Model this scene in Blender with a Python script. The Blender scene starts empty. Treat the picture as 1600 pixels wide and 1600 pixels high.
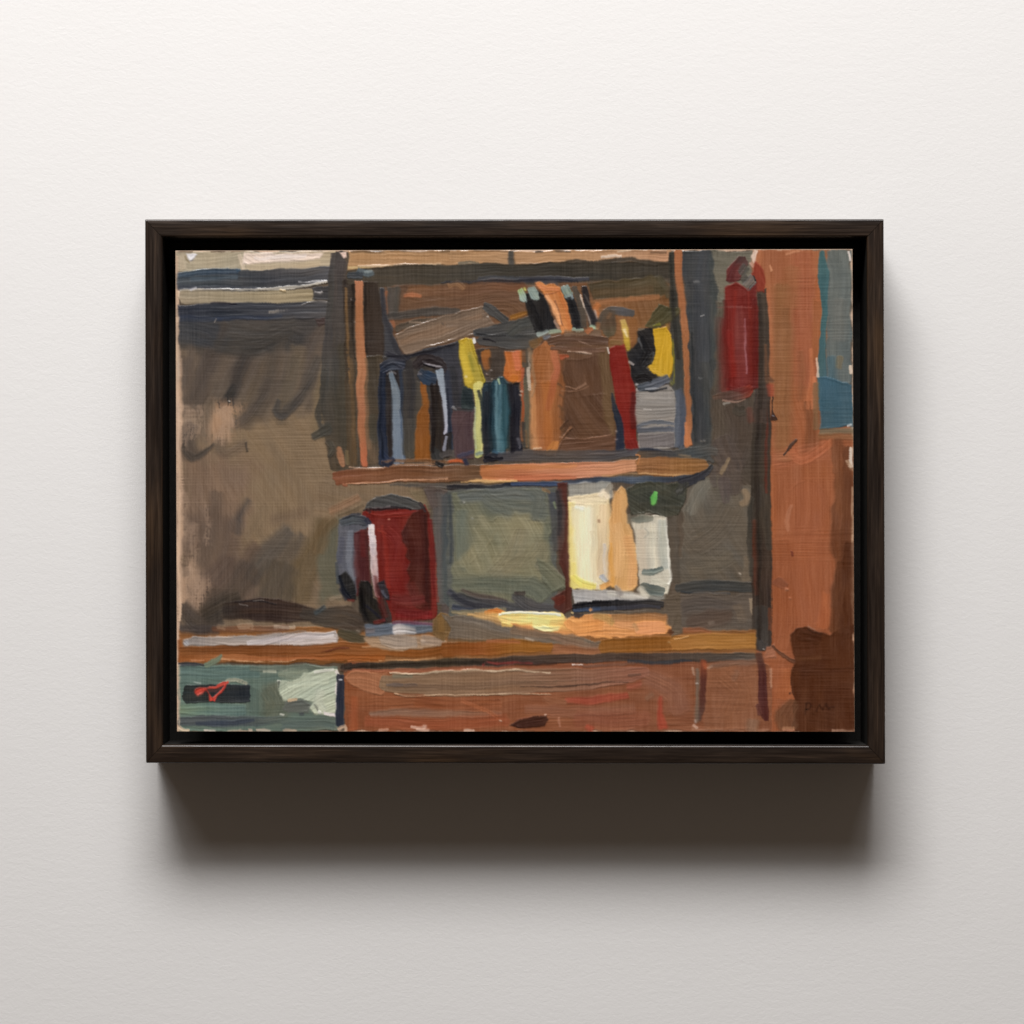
import bpy, math
import numpy as np

# ------------------------------------------------------------------ camera, world, lamps, exposure
K = 0.283e-3            # metres per photograph pixel on the front plane of the frame
DEPTH = 0.040           # the frame stands this far off the wall
DIST = 1.30             # camera to the front plane
def at(px, py, z):      # photograph pixel -> point on the plane z metres off the wall (y up, wall at z = 0)
    s = K * (DIST + DEPTH - z) / DIST
    return ((px - 800.0) * s, (800.0 - py) * s, z)

scene = bpy.context.scene
col = scene.collection
cam_d = bpy.data.cameras.new("camera")
cam = bpy.data.objects.new("camera", cam_d); col.objects.link(cam)
cam.location = (0, 0, DEPTH + DIST)
cam_d.sensor_width = 36.0
cam_d.lens = 36.0 * DIST / (1600 * K)
cam_d.clip_start = 0.01; cam_d.clip_end = 50
scene.camera = cam

world = bpy.data.worlds.new("World"); scene.world = world; world.use_nodes = True
bg = world.node_tree.nodes["Background"]
bg.inputs[0].default_value = (1.0, 0.76, 0.58, 1); bg.inputs[1].default_value = 0.066

from mathutils import Vector
def softbox(name, loc, sx, sy, watts):      # a lamp behind round diffusion cloth
    ld = bpy.data.lights.new(name, 'AREA'); lo = bpy.data.objects.new(name, ld); col.objects.link(lo)
    ld.shape = 'ELLIPSE'; ld.size = sx; ld.size_y = sy; ld.energy = watts; ld.color = (1.0, 0.976, 0.965)
    lo.location = loc; lo.rotation_euler = (Vector((0, 0, 0)) - Vector(loc)).to_track_quat('-Z', 'Y').to_euler()
softbox("softbox", (-0.17, 1.70, 1.20), 1.15, 0.56, 44.5)          # bright middle of the unseen overhead softbox
softbox("softbox_wide", (-0.22, 1.74, 1.235), 2.15, 1.00, 26)    # its dimmer surround

scene.view_settings.view_transform = 'Standard'; scene.view_settings.look = 'None'
scene.view_settings.exposure = 0.0; scene.view_settings.gamma = 1.0
scene.render.engine = 'CYCLES'
scene.render.resolution_x = scene.render.resolution_y = 1024
WALL_BUMP = 0.16
RELIEF = 1.7                       # overall paint thickness
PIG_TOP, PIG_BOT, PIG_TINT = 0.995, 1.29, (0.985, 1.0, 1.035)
SHEEN = 0.0062                      # the lamp's weak reflection adds this much everywhere
KEEP = 900
PART_LABELS = {}
SATUR = 0.93
MITRE = 0.00011
# ------------------------------------------------------------------ the oil painting: brush engine
# Pigment colour and paint thickness are laid down stroke by stroke on a grid (one cell per photograph
# pixel); the grid then becomes real relief geometry, one mesh per painted thing.
PX0, PY0, PW, PH = 275, 391, 1060, 753
rng = np.random.RandomState(7)
TAB = rng.rand(256, 256).astype(np.float32)
def vn(x, y, seed=0):                       # smooth value noise 0..1
    x = np.asarray(x, np.float32) + seed * 37.13; y = np.asarray(y, np.float32) + seed * 71.7
    xi = np.floor(x); yi = np.floor(y); fx = x - xi; fy = y - yi
    fx = fx * fx * (3 - 2 * fx); fy = fy * fy * (3 - 2 * fy)
    xi = xi.astype(np.int32); yi = yi.astype(np.int32)
    a = TAB[yi & 255, xi & 255]; b = TAB[yi & 255, (xi + 1) & 255]
    c = TAB[(yi + 1) & 255, xi & 255]; d = TAB[(yi + 1) & 255, (xi + 1) & 255]
    return (a * (1 - fx) + b * fx) * (1 - fy) + (c * (1 - fx) + d * fx) * fy
def sstep(a, b, x):
    t = np.clip((x - a) / (b - a), 0, 1); return t * t * (3 - 2 * t)
GX, GY = np.meshgrid(np.arange(PW, dtype=np.float32) + PX0, np.arange(PH, dtype=np.float32) + PY0)
# linen weave: irregular threads both ways
def threads(n, m, seed):
    r = np.random.RandomState(seed)
    pos = np.cumsum(r.uniform(3.2, 5.4, int(n / 3) + 4)); line = np.zeros(n, np.float32)
    amp = r.uniform(0.25, 1.0, len(pos)); k = np.arange(n)
    for p, a in zip(pos, amp):
        if p < n + 3: line += a * np.exp(-((k - p) / 0.9) ** 2)
    return line
WV_Y = threads(PH, PW, 3)[:, None] * (0.35 + 1.1 * vn(GX / 38, GY / 3.1, 5))
WV_X = threads(PW, PH, 4)[None, :] * (0.35 + 1.1 * vn(GX / 3.1, GY / 38, 6))
WEAVE = (np.maximum(WV_X, WV_Y) + 0.35 * (WV_X + WV_Y)).astype(np.float32); WEAVE -= WEAVE.mean()
COLR = np.empty((PH, PW, 3), np.float32); COLR[:] = (203, 172, 146)
COLR += (vn(GX / 9, GY / 9, 8)[..., None] - .5) * 18
HGT = np.zeros((PH, PW), np.float32)        # paint thickness in pixels (1 px = 0.28 mm)
IDS = np.zeros((PH, PW), np.int16)
PARTS = ['painted_ground']; _cur = 0; _seed = 100
def part(name):
    global _cur
    if name not in PARTS: PARTS.append(name)
    _cur = PARTS.index(name)
def pts_of(s):
    return np.array([[float(v) for v in p.split(',')] for p in s.split()], np.float32)
def _box(p, m):
    x0 = max(int(p[:, 0].min() - m) - PX0, 0); x1 = min(int(p[:, 0].max() + m) - PX0 + 2, PW)
    y0 = max(int(p[:, 1].min() - m) - PY0, 0); y1 = min(int(p[:, 1].max() + m) - PY0 + 2, PH)
    return (slice(y0, y1), slice(x0, x1)) if x1 > x0 and y1 > y0 else None
def _lay(sl, al, colr, h, thick, ident):
    a = al[..., None]
    COLR[sl] = COLR[sl] * (1 - a) + colr * a
    HGT[sl] = HGT[sl] * (1 - al * min(1.0, thick)) + h * al
    if ident:
        IDS[sl] = np.where(al > 0.5, _cur, IDS[sl])
def S(pts, w, c, a=0.95, soft=1.3, st=7, dry=0.0, rag=0.10, h=0.35, ridge=0.35, cap=0.4, sl=45, c2=None, mixs=0.0, ident=True, bw=1.7, taper=0.0):
    """brush stroke along a polyline: w width(s), c colour(s) along it, c2 colour across (right side), dry = broken bristles"""
    global _seed
    _seed += 1; sd = _seed
    p = pts_of(pts); n = len(p)
    ws = np.array(w if isinstance(w, (list, tuple)) else [w] * n, np.float32)
    if len(ws) < n: ws = np.interp(np.linspace(0, 1, n), np.linspace(0, 1, len(ws)), ws)
    cs = np.array(c if isinstance(c[0], (list, tuple)) else [c], np.float32)
    if n > 2:                                # Catmull-Rom
        q = np.vstack([2 * p[0] - p[1], p, 2 * p[-1] - p[-2]]); out = []; wo = []
        for i in range(n - 1):
            k = max(2, int(np.hypot(*(p[i + 1] - p[i])) / 9))
            for t in np.arange(k) / k:
                out.append(0.5 * (2 * q[i + 1] + (q[i + 2] - q[i]) * t + (2 * q[i] - 5 * q[i + 1] + 4 * q[i + 2] - q[i + 3]) * t * t + (3 * q[i + 1] - q[i] - 3 * q[i + 2] + q[i + 3]) * t ** 3))
                wo.append(ws[i] * (1 - t) + ws[i + 1] * t)
        out.append(p[-1]); wo.append(ws[-1]); p = np.array(out, np.float32); ws = np.array(wo, np.float32)
    box = _box(p, ws.max() * 0.75 + soft * 2 + 3)
    if box is None: return
    X = GX[box]; Y = GY[box]
    best = np.full(X.shape, 1e9, np.float32); SS = np.zeros_like(best); VV = np.zeros_like(best); WW = np.ones_like(best)
    acc = 0.0; m = len(p) - 1
    for i in range(m):
        d = p[i + 1] - p[i]; L = float(np.hypot(*d)) or 1e-3; u = d / L
        t = (X - p[i, 0]) * u[0] + (Y - p[i, 1]) * u[1]
        v = (X - p[i, 0]) * -u[1] + (Y - p[i, 1]) * u[0]
        te = t
        if i == 0 or i == m - 1:                 # the bristles start and leave unevenly
            je = (.55 * vn(v / 2.6, v * 0 + i, sd + 13) + vn(v / 7, v * 0 + i, sd + 14) - .8) * min(5.0, .26 * float(ws[i]))
            te = np.where((t < L * .5) if i == 0 and m > 1 else (t > L * .5 if m > 1 else np.ones_like(t, bool)), t + (-je if i == 0 and m > 1 else je), t)
        over = np.maximum(np.maximum(-te if i == 0 else -t, te - L if i == m - 1 else t - L), 0)
        ends = ((i == 0) & (te < 0)) | ((i == m - 1) & (te > L))
        over = np.where(ends, over / cap, over)
        tt = np.clip(t, 0, L); dd = np.hypot(v, over)
        upd = dd < best
        best = np.where(upd, dd, best); SS = np.where(upd, acc + t, SS); VV = np.where(upd, v, VV)
        WW = np.where(upd, ws[i] + (ws[i + 1] - ws[i]) * tt / L, WW)
        acc += L
    half = WW * 0.5
    side = np.where(VV > 0, 3.0, 11.0)
    half = half * (1 + rag * 2 * (vn(SS / 21, side, sd) - .5)) + (vn(X / 2.6, Y / 2.6, sd + 1) - .5) * .9 * min(1, rag * 8) + (vn(SS / 11, side + VV / 30, sd + 2) - .5) * 2.0 * min(1, rag * 7)
    al = sstep(soft, -soft, best - half)
    f = np.clip(SS / max(acc, 1), 0, 1)
    br = vn(SS / sl, VV / bw, sd + 3); br2 = vn(SS / (sl * .5), VV / (bw * 2.7), sd + 4); bl = vn(SS / 26, VV / 11, sd + 5)
    if dry:
        g = 0.42 * br + 0.2 * br2 + 0.33 * vn(X / 2.6, Y / 2.6, sd + 6) + 0.13 * WEAVE[box] + 0.22 * (1 - f) + .04
        al = al * sstep(dry - 0.09, dry + 0.09, g)
    if taper: al = al * sstep(1.0, 1.0 - taper, f)
    al = al * a
    if len(cs) > 1:
        k = np.linspace(0, 1, len(cs)); C = np.stack([np.interp(f, k, cs[:, j]) for j in range(3)], -1)
    else: C = np.broadcast_to(cs[0], X.shape + (3,)).astype(np.float32)
    if c2 is not None:
        g = np.clip(VV / np.maximum(WW, 1) + .5 + (br - .5) * .35, 0, 1)[..., None]; C = C * (1 - g) + np.array(c2, np.float32) * g
    va = (br - .5) * 1.2 + (br2 - .5) * .9 + (bl - .5) * .8
    C = C + (va * st)[..., None] + ((br2 - .5) * st * .5)[..., None] * np.array((1, .1, -.9), np.float32)
    if mixs:
        C = C * (1 - mixs) + COLR[box] * mixs
    e = np.clip(1 - (half - best) / np.maximum(2.0, half * .22), 0, 1)
    hh = h * (0.75 + (br - .5) * 1.0 + (br2 - .5) * .5) + ridge * e * np.exp(-((best - half + 1.6) / 1.5) ** 2) * 2.0 * vn(SS / 22, side, sd + 9)
    _lay(box, al, C, hh, h * 2.2, ident)
def P(pts, c, a=0.96, soft=1.4, st=7, ang=0, rag=3.0, h=0.3, ridge=0.25, dry=0.0, sl=45, c2=None, grad=90, ident=True, bw=1.9, warp=14.0):
    """filled patch of paint, brushed along ang (degrees); c2 = colour towards direction grad"""
    global _seed
    _seed += 1; sd = _seed
    p = pts_of(pts); box = _box(p, rag + soft * 2 + 3)
    if box is None: return
    X0 = GX[box]; Y0 = GY[box]
    X = X0 + (vn(X0 / warp, Y0 / warp, sd) - .5) * 2 * rag + (vn(X0 / 2.6, Y0 / 2.6, sd + 1) - .5) * min(rag * .6, 1.0)
    Y = Y0 + (vn(X0 / warp, Y0 / warp, sd + 2) - .5) * 2 * rag + (vn(X0 / 2.6, Y0 / 2.6, sd + 3) - .5) * min(rag * .6, 1.0)
    dist = np.full(X.shape, 1e9, np.float32); ins = np.zeros(X.shape, bool); n = len(p)
    for i in range(n):
        a0 = p[i]; b0 = p[(i + 1) % n]; d = b0 - a0; L2 = float(d @ d) or 1e-3
        t = np.clip(((X - a0[0]) * d[0] + (Y - a0[1]) * d[1]) / L2, 0, 1)
        dist = np.minimum(dist, np.hypot(X - a0[0] - t * d[0], Y - a0[1] - t * d[1]))
        if a0[1] != b0[1]:
            cr = ((a0[1] > Y) != (b0[1] > Y)) & (X < (b0[0] - a0[0]) * (Y - a0[1]) / (b0[1] - a0[1]) + a0[0]); ins ^= cr
    sdist = np.where(ins, dist, -dist)
    al = sstep(-soft, soft, sdist)
    ca, sa = math.cos(math.radians(ang)), math.sin(math.radians(ang))
    bend = (vn(X0 / 90, Y0 / 90, sd + 11) - .5) * 22
    SS = X0 * ca + Y0 * sa; VV = -X0 * sa + Y0 * ca + bend
    br = vn(SS / sl, VV / bw, sd + 4); br2 = vn(SS / (sl * .6), VV / (bw * 3), sd + 5); bl = vn(SS / 40, VV / 14, sd + 6)
    if dry:
        g = 0.4 * br + 0.2 * br2 + 0.33 * vn(X0 / 2.6, Y0 / 2.6, sd + 7) + 0.13 * WEAVE[box] + 0.2 * sstep(0, 14, sdist)
        al = al * sstep(dry - .09, dry + .09, g)
    al = al * a
    C = np.broadcast_to(np.array(c, np.float32), X.shape + (3,))
    if c2 is not None:
        gx, gy = math.cos(math.radians(grad)), math.sin(math.radians(grad))
        pr = p[:, 0] * gx + p[:, 1] * gy
        g = np.clip((X0 * gx + Y0 * gy - pr.min()) / (pr.max() - pr.min()) + (bl - .5) * .3, 0, 1)[..., None]
        C = C * (1 - g) + np.array(c2, np.float32) * g
    va = (br - .5) * 1.1 + (br2 - .5) * .9 + (bl - .5) * 1.1
    C = C + (va * st)[..., None] + ((bl - .5) * st * .6)[..., None] * np.array((1, .1, -.9), np.float32)
    hh = h * (0.75 + (br - .5) * 1.0 + (br2 - .5) * .5) + ridge * np.exp(-((sdist - 1.6) / 1.5) ** 2) * 1.6 * vn(X0 / 20, Y0 / 20, sd + 9)
    _lay(box, al, C, hh, h * 2.2, ident)
def R(pts, w=2.2, h=0.9, c=None, a=0.55):
    """a raised lip of paint pushed up by the edge of the brush"""
    if c is not None: S(pts, w, c, a=a, soft=.8, st=5, rag=.3, h=h, ridge=0, ident=False)  # c puts the lip's highlight in as pale colour
    else:
        global _seed
        p = pts_of(pts); sv = COLR.copy() if False else None
        box = _box(p, w + 6)
        keep = COLR[box].copy(); S(pts, w, (0, 0, 0), a=.9, soft=.9, rag=.3, h=h, ridge=0, ident=False); COLR[box] = keep
def D(x, y, r=1.6, c=(225, 215, 200), h=0.8):
    """a speck of paint"""
    S(f"{x},{y} {x+1.6},{y+.5}", r * 1.7, c, a=.7, soft=.8, st=4, rag=.25, h=h, ridge=0, cap=1, ident=False)
# ---- bare primed linen shows at the margins; everything else goes over it
part('painted_ground')
P("279,392 1332,392 1333,1141 279,1141 281,960 284,700", (84,74,63), st=8, ang=80, rag=2.5, h=.06, ridge=0)
P("1186,392 1330,392 1331,1141 1196,1141", (150,92,62), st=8, ang=88, rag=2, h=.06, ridge=0)
P("540,1034 1200,1034 1200,1141 540,1141", (142,86,62), st=8, ang=2, rag=2, h=.06, ridge=0)
P("280,1040 524,1040 524,1141 280,1141", (104,114,102), st=8, ang=2, rag=2, h=.06, ridge=0)
part('painted_wall')
# --- tan wall on the left
P("281,500 545,500 545,985 282,985 279,800 281,690 284,560", (124,106,85), st=7, ang=62, rag=3, h=.10, ridge=.05, a=.97, warp=9)
P("380,640 530,600 530,860 360,900 330,760", (130,110,86), st=6, ang=60, soft=22, h=.1, ridge=0, rag=10, a=.85)
P("282,705 400,720 380,830 282,860", (124,102,85), st=7, ang=75, soft=18, h=.1, ridge=0, rag=10, a=.8)
P("283,800 360,800 420,960 283,970", (104,87,74), st=7, ang=75, soft=20, h=.1, ridge=0, rag=8, a=.85)
P("281,495 520,495 505,640 430,650 300,640 281,640", (92,82,75), st=7, ang=112, soft=16, h=.12, ridge=0, rag=10, a=.93, c2=(102,90,77), grad=90)
P("281,490 500,490 470,545 400,552 300,545 281,540", (68,65,64), st=7, ang=10, soft=10, h=.15, ridge=0, rag=9, a=.92, c2=(70,66,62))
S("290,560 288,640", 26, (94,82,73), soft=6, a=.5, st=8, dry=.42)
# diagonal brushy drags
for a_,w_,c_,o_ in (("335,540 322,580 312,610 300,640",26,(80,71,65),.6),("385,555 372,590 360,625 348,636",18,(66,61,58),.85),
    ("420,560 408,600 396,640 380,665",26,(92,81,69),.6),("440,530 425,575 414,620 400,645",20,(84,75,66),.6),
    ("470,545 462,585 450,620 432,655",24,(108,94,77),.65),("500,560 482,598 462,626 440,646",16,(80,74,68),.8),
    ("470,560 452,600 446,628",18,(100,89,74),.6),("515,565 505,610 500,680",26,(124,107,82),.7),("400,600 380,640 350,668",16,(96,84,70),.5)):
    S(a_, w_, c_, a=o_, soft=6, st=7, rag=.25, h=.15, ridge=.03)
S("365,600 357,618 347,634", [7,12,15], (56,54,53), a=.85, soft=3, rag=.2, h=.3, ridge=.2)
S("492,588 478,606 466,624 452,638 440,647 433,640 436,624", [5,8,12,15,15,12,6], [(84,77,70),(74,69,65),(70,66,63),(74,70,66)], a=.85, soft=3.5, rag=.2, h=.2)
S("418,590 404,626 384,652 362,664", [10,14,16,12], (78,71,66), a=.65, soft=6, rag=.25)
S("455,560 449,602 444,640", 20, (92,83,72), a=.5, soft=8)
# pale scrubbed patch
P("332,632 378,628 372,668 352,690 322,684 326,655", (172,136,106), soft=12, rag=9, ang=80, st=12, h=.05, ridge=0, a=.7, dry=.40)
P("335,640 362,636 352,668 330,672", (182,144,112), soft=12, rag=6, ang=80, st=9, h=.05, ridge=0, a=.5)
P("284,634 330,634 322,690 284,690", (112,98,85), soft=9, rag=8, ang=85, st=12, h=.05, a=.7, ridge=0)
S("296,665 292,690 300,708", 26, (84,75,68), a=.75, soft=8, rag=.3)
S("285,695 300,714 318,706 334,694", [10,14,8,4], (74,67,61), a=.85, soft=3, rag=.3, h=.3)
S("345,690 350,708 384,694", 18, (100,86,74), a=.55, soft=6, rag=.3, dry=.33)
S("384,690 387,705", 4, (70,62,55), a=.8, soft=1.2)
# lower wall drags
for a_,w_,c_,o_ in (("340,770 330,810 324,850 312,880",22,(96,82,71),.6),("388,782 374,806 366,830",[7,12,16],(78,72,68),.8),
    ("362,815 358,840 352,870",22,(104,88,76),.6),("450,830 425,856 404,882 390,905",[26,34,34,26],(82,77,72),.75),
    ("400,850 385,872 372,900",20,(94,78,68),.65),("470,838 452,866 436,900 420,930",[18,30,36,30],(88,80,71),.7),
    ("425,812 455,806 480,800",18,(112,94,77),.5),("505,815 492,850 478,885 462,930",[26,36,44,46],(99,84,62),.8),
    ("360,880 335,910 312,930",40,(92,77,68),.7),("300,860 296,900",24,(112,95,80),.5),("415,790 400,815 385,840",18,(122,104,82),.5),
    ("390,890 360,930 330,950",40,(78,68,60),.7),("440,890 420,945",56,(82,73,62),.7)):
    S(a_, w_, c_, a=o_, soft=8, st=7, rag=.25, h=.12, ridge=0)
P("495,838 535,800 530,930 498,945", (98,96,80), soft=7, rag=5, ang=85, st=5, h=.1, ridge=0, a=.9)
S("520,810 505,826 495,860", 22, (106,88,64), a=.75, soft=6)
P("520,738 560,745 660,760 668,800 570,800 540,812 490,806 488,760", (128,108,85), soft=6, rag=4, ang=4, st=6, h=.12, ridge=0, a=.92)
S("560,778 535,790 515,800", 12, (142,108,82), a=.7, soft=4)
P("638,764 668,764 670,800 655,790", (118,104,80), soft=4, rag=2, a=.85, h=.1)
P("284,880 306,876 330,915 314,955 284,962", (158,130,106), soft=12, rag=8, ang=85, st=14, h=.04, ridge=0, a=.6, dry=.42)
for x_, y0_, y1_, w_, d_ in ((288,636,700,12,.46),(300,640,684,12,.5),(312,634,676,10,.52),(352,640,690,22,.46),(286,770,880,10,.47),(300,820,900,14,.54),(294,890,960,20,.42),(310,900,950,14,.5),(322,790,850,10,.56)):
    S(f"{x_},{y0_} {x_+2},{(y0_+y1_)/2} {x_-1},{y1_}", w_, (176,148,124), a=.42, soft=5, rag=.4, dry=d_ + .03, bw=1.2, sl=12, h=.05, ridge=0)
S("282,560 281,700 281,830 281,955", 6, (196,164,136), a=.75, soft=2.2, rag=.35, st=14, dry=.38)
S("286,905 288,955", 12, (188,155,126), a=.6, soft=4, rag=.3)
# --- slatted blind, top left
part('painted_blind')
P("276,392 524,392 525,424 276,424", (177,166,141), ang=0, st=7, rag=1.2, h=.25, c2=(186,168,138), grad=0)
S("283,396 287,418", 10, (190,174,148), a=.8, st=10)
P("290,395 309,396 296,408", (228,224,224), rag=1.2, soft=1, h=.45)
S("296,409 289,398", 3, (150,132,100), a=.8, soft=1)
S("375,398 382,420", 6, (214,194,168), a=.8, soft=2, rag=.3)
P("384,394 505,394 500,404 470,406 440,409 400,410 382,414", (233,212,196), rag=2.5, soft=2.5, h=.3, st=12, ang=15, a=.9)
S("400,403 440,401 480,399", 5, (240,226,216), a=.7, soft=2, dry=.3)
S("390,418 440,416 500,414", 8, (192,172,142), a=.6, soft=2.5)
S("277,439 330,436 380,438 440,436 500,430 526,427", [26,34,32,33,28,24], [(70,80,88),(66,73,79),(68,72,77),(71,72,76),(80,80,82),(94,94,97)], st=9, rag=.06, sl=80, h=.4, cap=.3)
S("279,430 320,424 372,423", [8,10,8], [(66,86,104),(54,76,98),(64,82,102)], a=.85, st=10, sl=60, h=.5)
S("370,422 376,421", 4, (60,86,110), a=.9)
S("300,436 372,432", 6, (82,104,120), a=.5, soft=2)
S("380,446 440,444 480,441", 9, (62,64,68), a=.7, soft=3)
S("278,448 300,450 400,452", 9, (66,70,80), a=.8, soft=2)
S("281,453 350,452 420,451 480,446 512,441", [3,3,4,5,3], (196,188,172), a=.9, soft=.9, rag=.25, h=.8, ident=False)
S("466,440 490,441 510,440", 2.2, (206,204,202), a=.8, soft=.8, h=.7)
S("284,463 330,464 400,464 487,462", [20,21,20,22], [(166,151,126),(160,147,121),(164,149,120),(158,143,112)], st=8, rag=.05, sl=90, h=.4, ridge=.3, cap=.45)
S("298,452 308,449", 4, (190,188,190), a=.75, dry=.25)
P("487,449 513,446 514,470 487,468", (68,67,68), rag=1.5, h=.4, st=6)
R("438,452 446,454", 4, 1.1, (196,172,130), .9)
S("491,456 499,458 503,456", 3, (190,184,178), a=.85, soft=.9, h=.8)
S("279,487 330,486 400,486 460,486 511,484", [20,26,27,28,27], [(44,50,64),(48,54,66),(58,61,69),(70,71,76),(80,79,80)], st=8, rag=.06, sl=90, h=.45, cap=.4)
S("280,497 320,498 400,496 440,494", [12,8,6,4], (52,62,84), a=.8, st=8, soft=2)
S("330,474 345,473 370,475", 3, (36,34,44), a=.8, soft=1)
S("420,487 450,485", 5, (150,142,130), a=.7, dry=.5, soft=1)
S("470,477 495,470 512,472", 2.4, (120,116,112), a=.8, soft=.9, h=.8)
S("277,475 281,480", 4, (40,46,62), a=.9)
P("490,498 508,494 511,505 497,509", (72,60,58), rag=2, soft=1.5, h=.3)
S("280,515 320,520 350,530", [34,44,36], (64,66,70), a=.8, soft=8, st=7, h=.2, ridge=0)
S("350,512 400,520 460,505", [26,36,20], (76,72,68), a=.65, soft=8, ridge=0)
S("355,505 344,530 338,552", 14, (78,70,64), a=.6, soft=5)
S("335,503 339,497", 2, (150,140,128), a=.7, soft=.8)
S("340,538 400,540 455,520", [24,30,12], (66,63,60), a=.65, soft=7, ridge=0)
D(357,626,1.3)
S("278,495 277,503", 5, (208,190,170), a=.9, soft=1.2)
S("278,455 278,462", 5, (205,182,155), a=.9, soft=1.4)
S("279,540 278,592", 4, (190,172,152), a=.75, soft=1.4, dry=.36)
# --- shelf unit: left stile and dark column
part('painted_shelf_unit')
S("528,396 526,460 522,540 520,600 524,660 536,730", [22,26,34,36,34,40], [(74,69,67),(72,70,67),(76,72,70),(70,68,64),(72,66,58),(78,68,56)], st=7, rag=.09, sl=70, h=.25, ridge=.1, cap=.2)
S("508,580 504,620 500,650 506,680", [8,10,14,10], (66,64,60), a=.85, rag=.4, dry=.32, soft=2)
S("512,690 520,705 514,716", [12,10,5], (72,66,58), a=.9, rag=.35, soft=1.6)
S("490,682 502,676 515,668", [10,14,18], (70,68,62), a=.85, rag=.35, dry=.3)
P("530,395 541,394 541,402 537,404", (226,196,178), rag=1, soft=1.2, h=.3)
S("534,410 531,470 528,540 532,640 536,725", [18,20,18,22,22], [(80,74,72),(76,70,66),(72,68,63),(68,64,56),(76,66,54)], a=.85, st=8, sl=80)
P("527,540 556,520 560,728 532,732", (72,66,56), soft=5, rag=3, ang=88, st=7, h=.15, ridge=0, a=.85)
S("545,440 546,520 547,620 549,726", [18,16,16,16], [(58,50,45),(66,56,47),(76,64,50),(88,72,54)], st=9, sl=90, a=.9)
S("541,450 543,520 546,600", [4,5,3], (128,98,64), a=.8, dry=.36, sl=60, soft=1.2)
S("548,560 551,650 553,722", [5,6,7], (104,82,58), a=.7, soft=2, dry=.3)
S("516,692 518,704 514,714", [9,8,4], (74,70,62), a=.85, rag=.35, soft=1.6)
S("529,700 532,714 536,729", [7,10,6], (164,116,84), a=.85, rag=.25, soft=1.8)
S("541,704 542,726", 6, (120,104,76), a=.7)
# top board
P("545,392 1050,391 1050,411 960,412 870,411 797,414 700,415 610,418 545,423", (176,138,98), ang=0, st=8, rag=1.3, h=.35, ridge=.4, c2=(178,136,98), grad=0)
S("550,402 640,402 700,403", 10, (172,130,88), a=.6, soft=3, st=9, sl=90)
S("560,416 620,415 690,413", 2.5, (206,182,150), a=.8, soft=.9, h=.7)
S("545,418 580,419", 4, (196,170,120), a=.8, soft=1.4)
S("806,402 900,401 1000,400 1046,399", 16, [(182,142,104),(180,138,98),(190,148,112),(188,140,106)], a=.8, st=8, sl=70)
S("940,402 958,400 972,401", 4, (226,204,182), a=.85, soft=1.2, h=.6)
S("965,394 985,392", 2, (214,190,160), a=.8, soft=.8)
S("548,393 600,393", 2.5, (96,76,56), a=.6, dry=.35, soft=.8)
S("838,393 850,393", 2.5, (70,58,48), a=.8, soft=.8); S("870,393 892,393", 2.5, (70,58,48), a=.8, soft=.8); S("690,394 704,393", 2.5, (100,80,58), a=.7, soft=.8)
S("1020,395 1044,394", 4, (120,92,70), a=.7, dry=.34, soft=1)
S("717,413 735,411 750,413", 5, (110,106,92), a=.75, dry=.25, soft=1.4)
S("801,393 801,415", [8,11], (78,75,70), rag=.08, h=.3)
S("806,394 806,412", 2, (146,110,74), a=.7, soft=.7)
# lintel
S("546,434 640,431 740,430 860,424 960,424 1055,420", [24,34,34,28,28,26], [(76,68,58),(74,67,57),(66,63,57),(62,58,52),(60,56,49),(66,60,52)], st=6, rag=.05, sl=110, h=.25, ridge=.15, cap=.25)
S("880,411 900,408 925,411 960,408 985,406 1000,409 1030,412", [5,6,5,8,10,7,6], (66,60,52), a=.9, rag=.4, dry=.22, soft=1.6)
S("748,438 800,436 812,434", [10,12,8], (74,76,82), a=.8, dry=.25, soft=2)
S("748,445 780,443", 6, (60,60,64), a=.7, soft=2)
S("812,436 860,436 922,436", [9,9,6], (68,70,80), a=.85, st=9, soft=1.6)
S("560,424 575,428 582,427", [10,12,8], (92,106,112), a=.85, rag=.25, h=.4)
S("546,430 566,432", [10,11], (66,72,78), a=.85, rag=.2)
S("570,426 580,423", 4, (150,160,156), a=.7, dry=.3)
# back panel of the shelf
P("600,446 1052,440 1056,545 950,600 800,560 600,560", (106,79,60), ang=3, st=9, rag=3, h=.2, ridge=.05, c2=(120,84,58), grad=0)
S("640,456 720,452 800,450 818,450", [14,22,26,22], [(128,90,62),(116,84,62),(112,80,60),(118,80,58)], a=.8, st=9, sl=70, soft=3)
S("632,463 646,461 660,463", [5,8,4], (170,106,72), a=.85, soft=1.8)
S("702,446 715,443 725,450", 8, (150,112,80), a=.7, soft=2.5)
S("640,485 700,480 790,470 815,480", [22,26,32,40], (108,80,60), a=.7, soft=4)
S("700,474 760,466 820,462", 18, (112,84,66), a=.5, soft=4)
P("605,448 622,448 622,492 606,494", (84,78,72), ang=88, rag=2, soft=2, h=.2)
S("622,450 621,492", 8, (78,74,68), a=.8, soft=2)
S("604,455 603,474 606,490", [5,9,5], (150,96,66), a=.9, rag=.2)
S("612,496 616,510", [9,7], (156,102,72), a=.9, rag=.25)
S("607,494 640,490 690,486 718,486", [10,12,12,8], (76,72,68), a=.9, rag=.25, st=6, soft=1.8)
S("620,512 650,503 690,499 720,492", [12,12,10,4], (84,76,66), a=.85, rag=.25)
S("640,503 662,503 684,497", 4, (150,128,108), a=.6, dry=.45, soft=1)
P("596,450 603,450 606,490 622,540 632,566 596,562", (72,72,75), ang=80, rag=2, st=6, h=.25)
P("568,440 590,440 598,460 600,560 570,560", (62,52,45), ang=88, rag=2, st=7, h=.25, c2=(58,48,42), grad=90)
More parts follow.
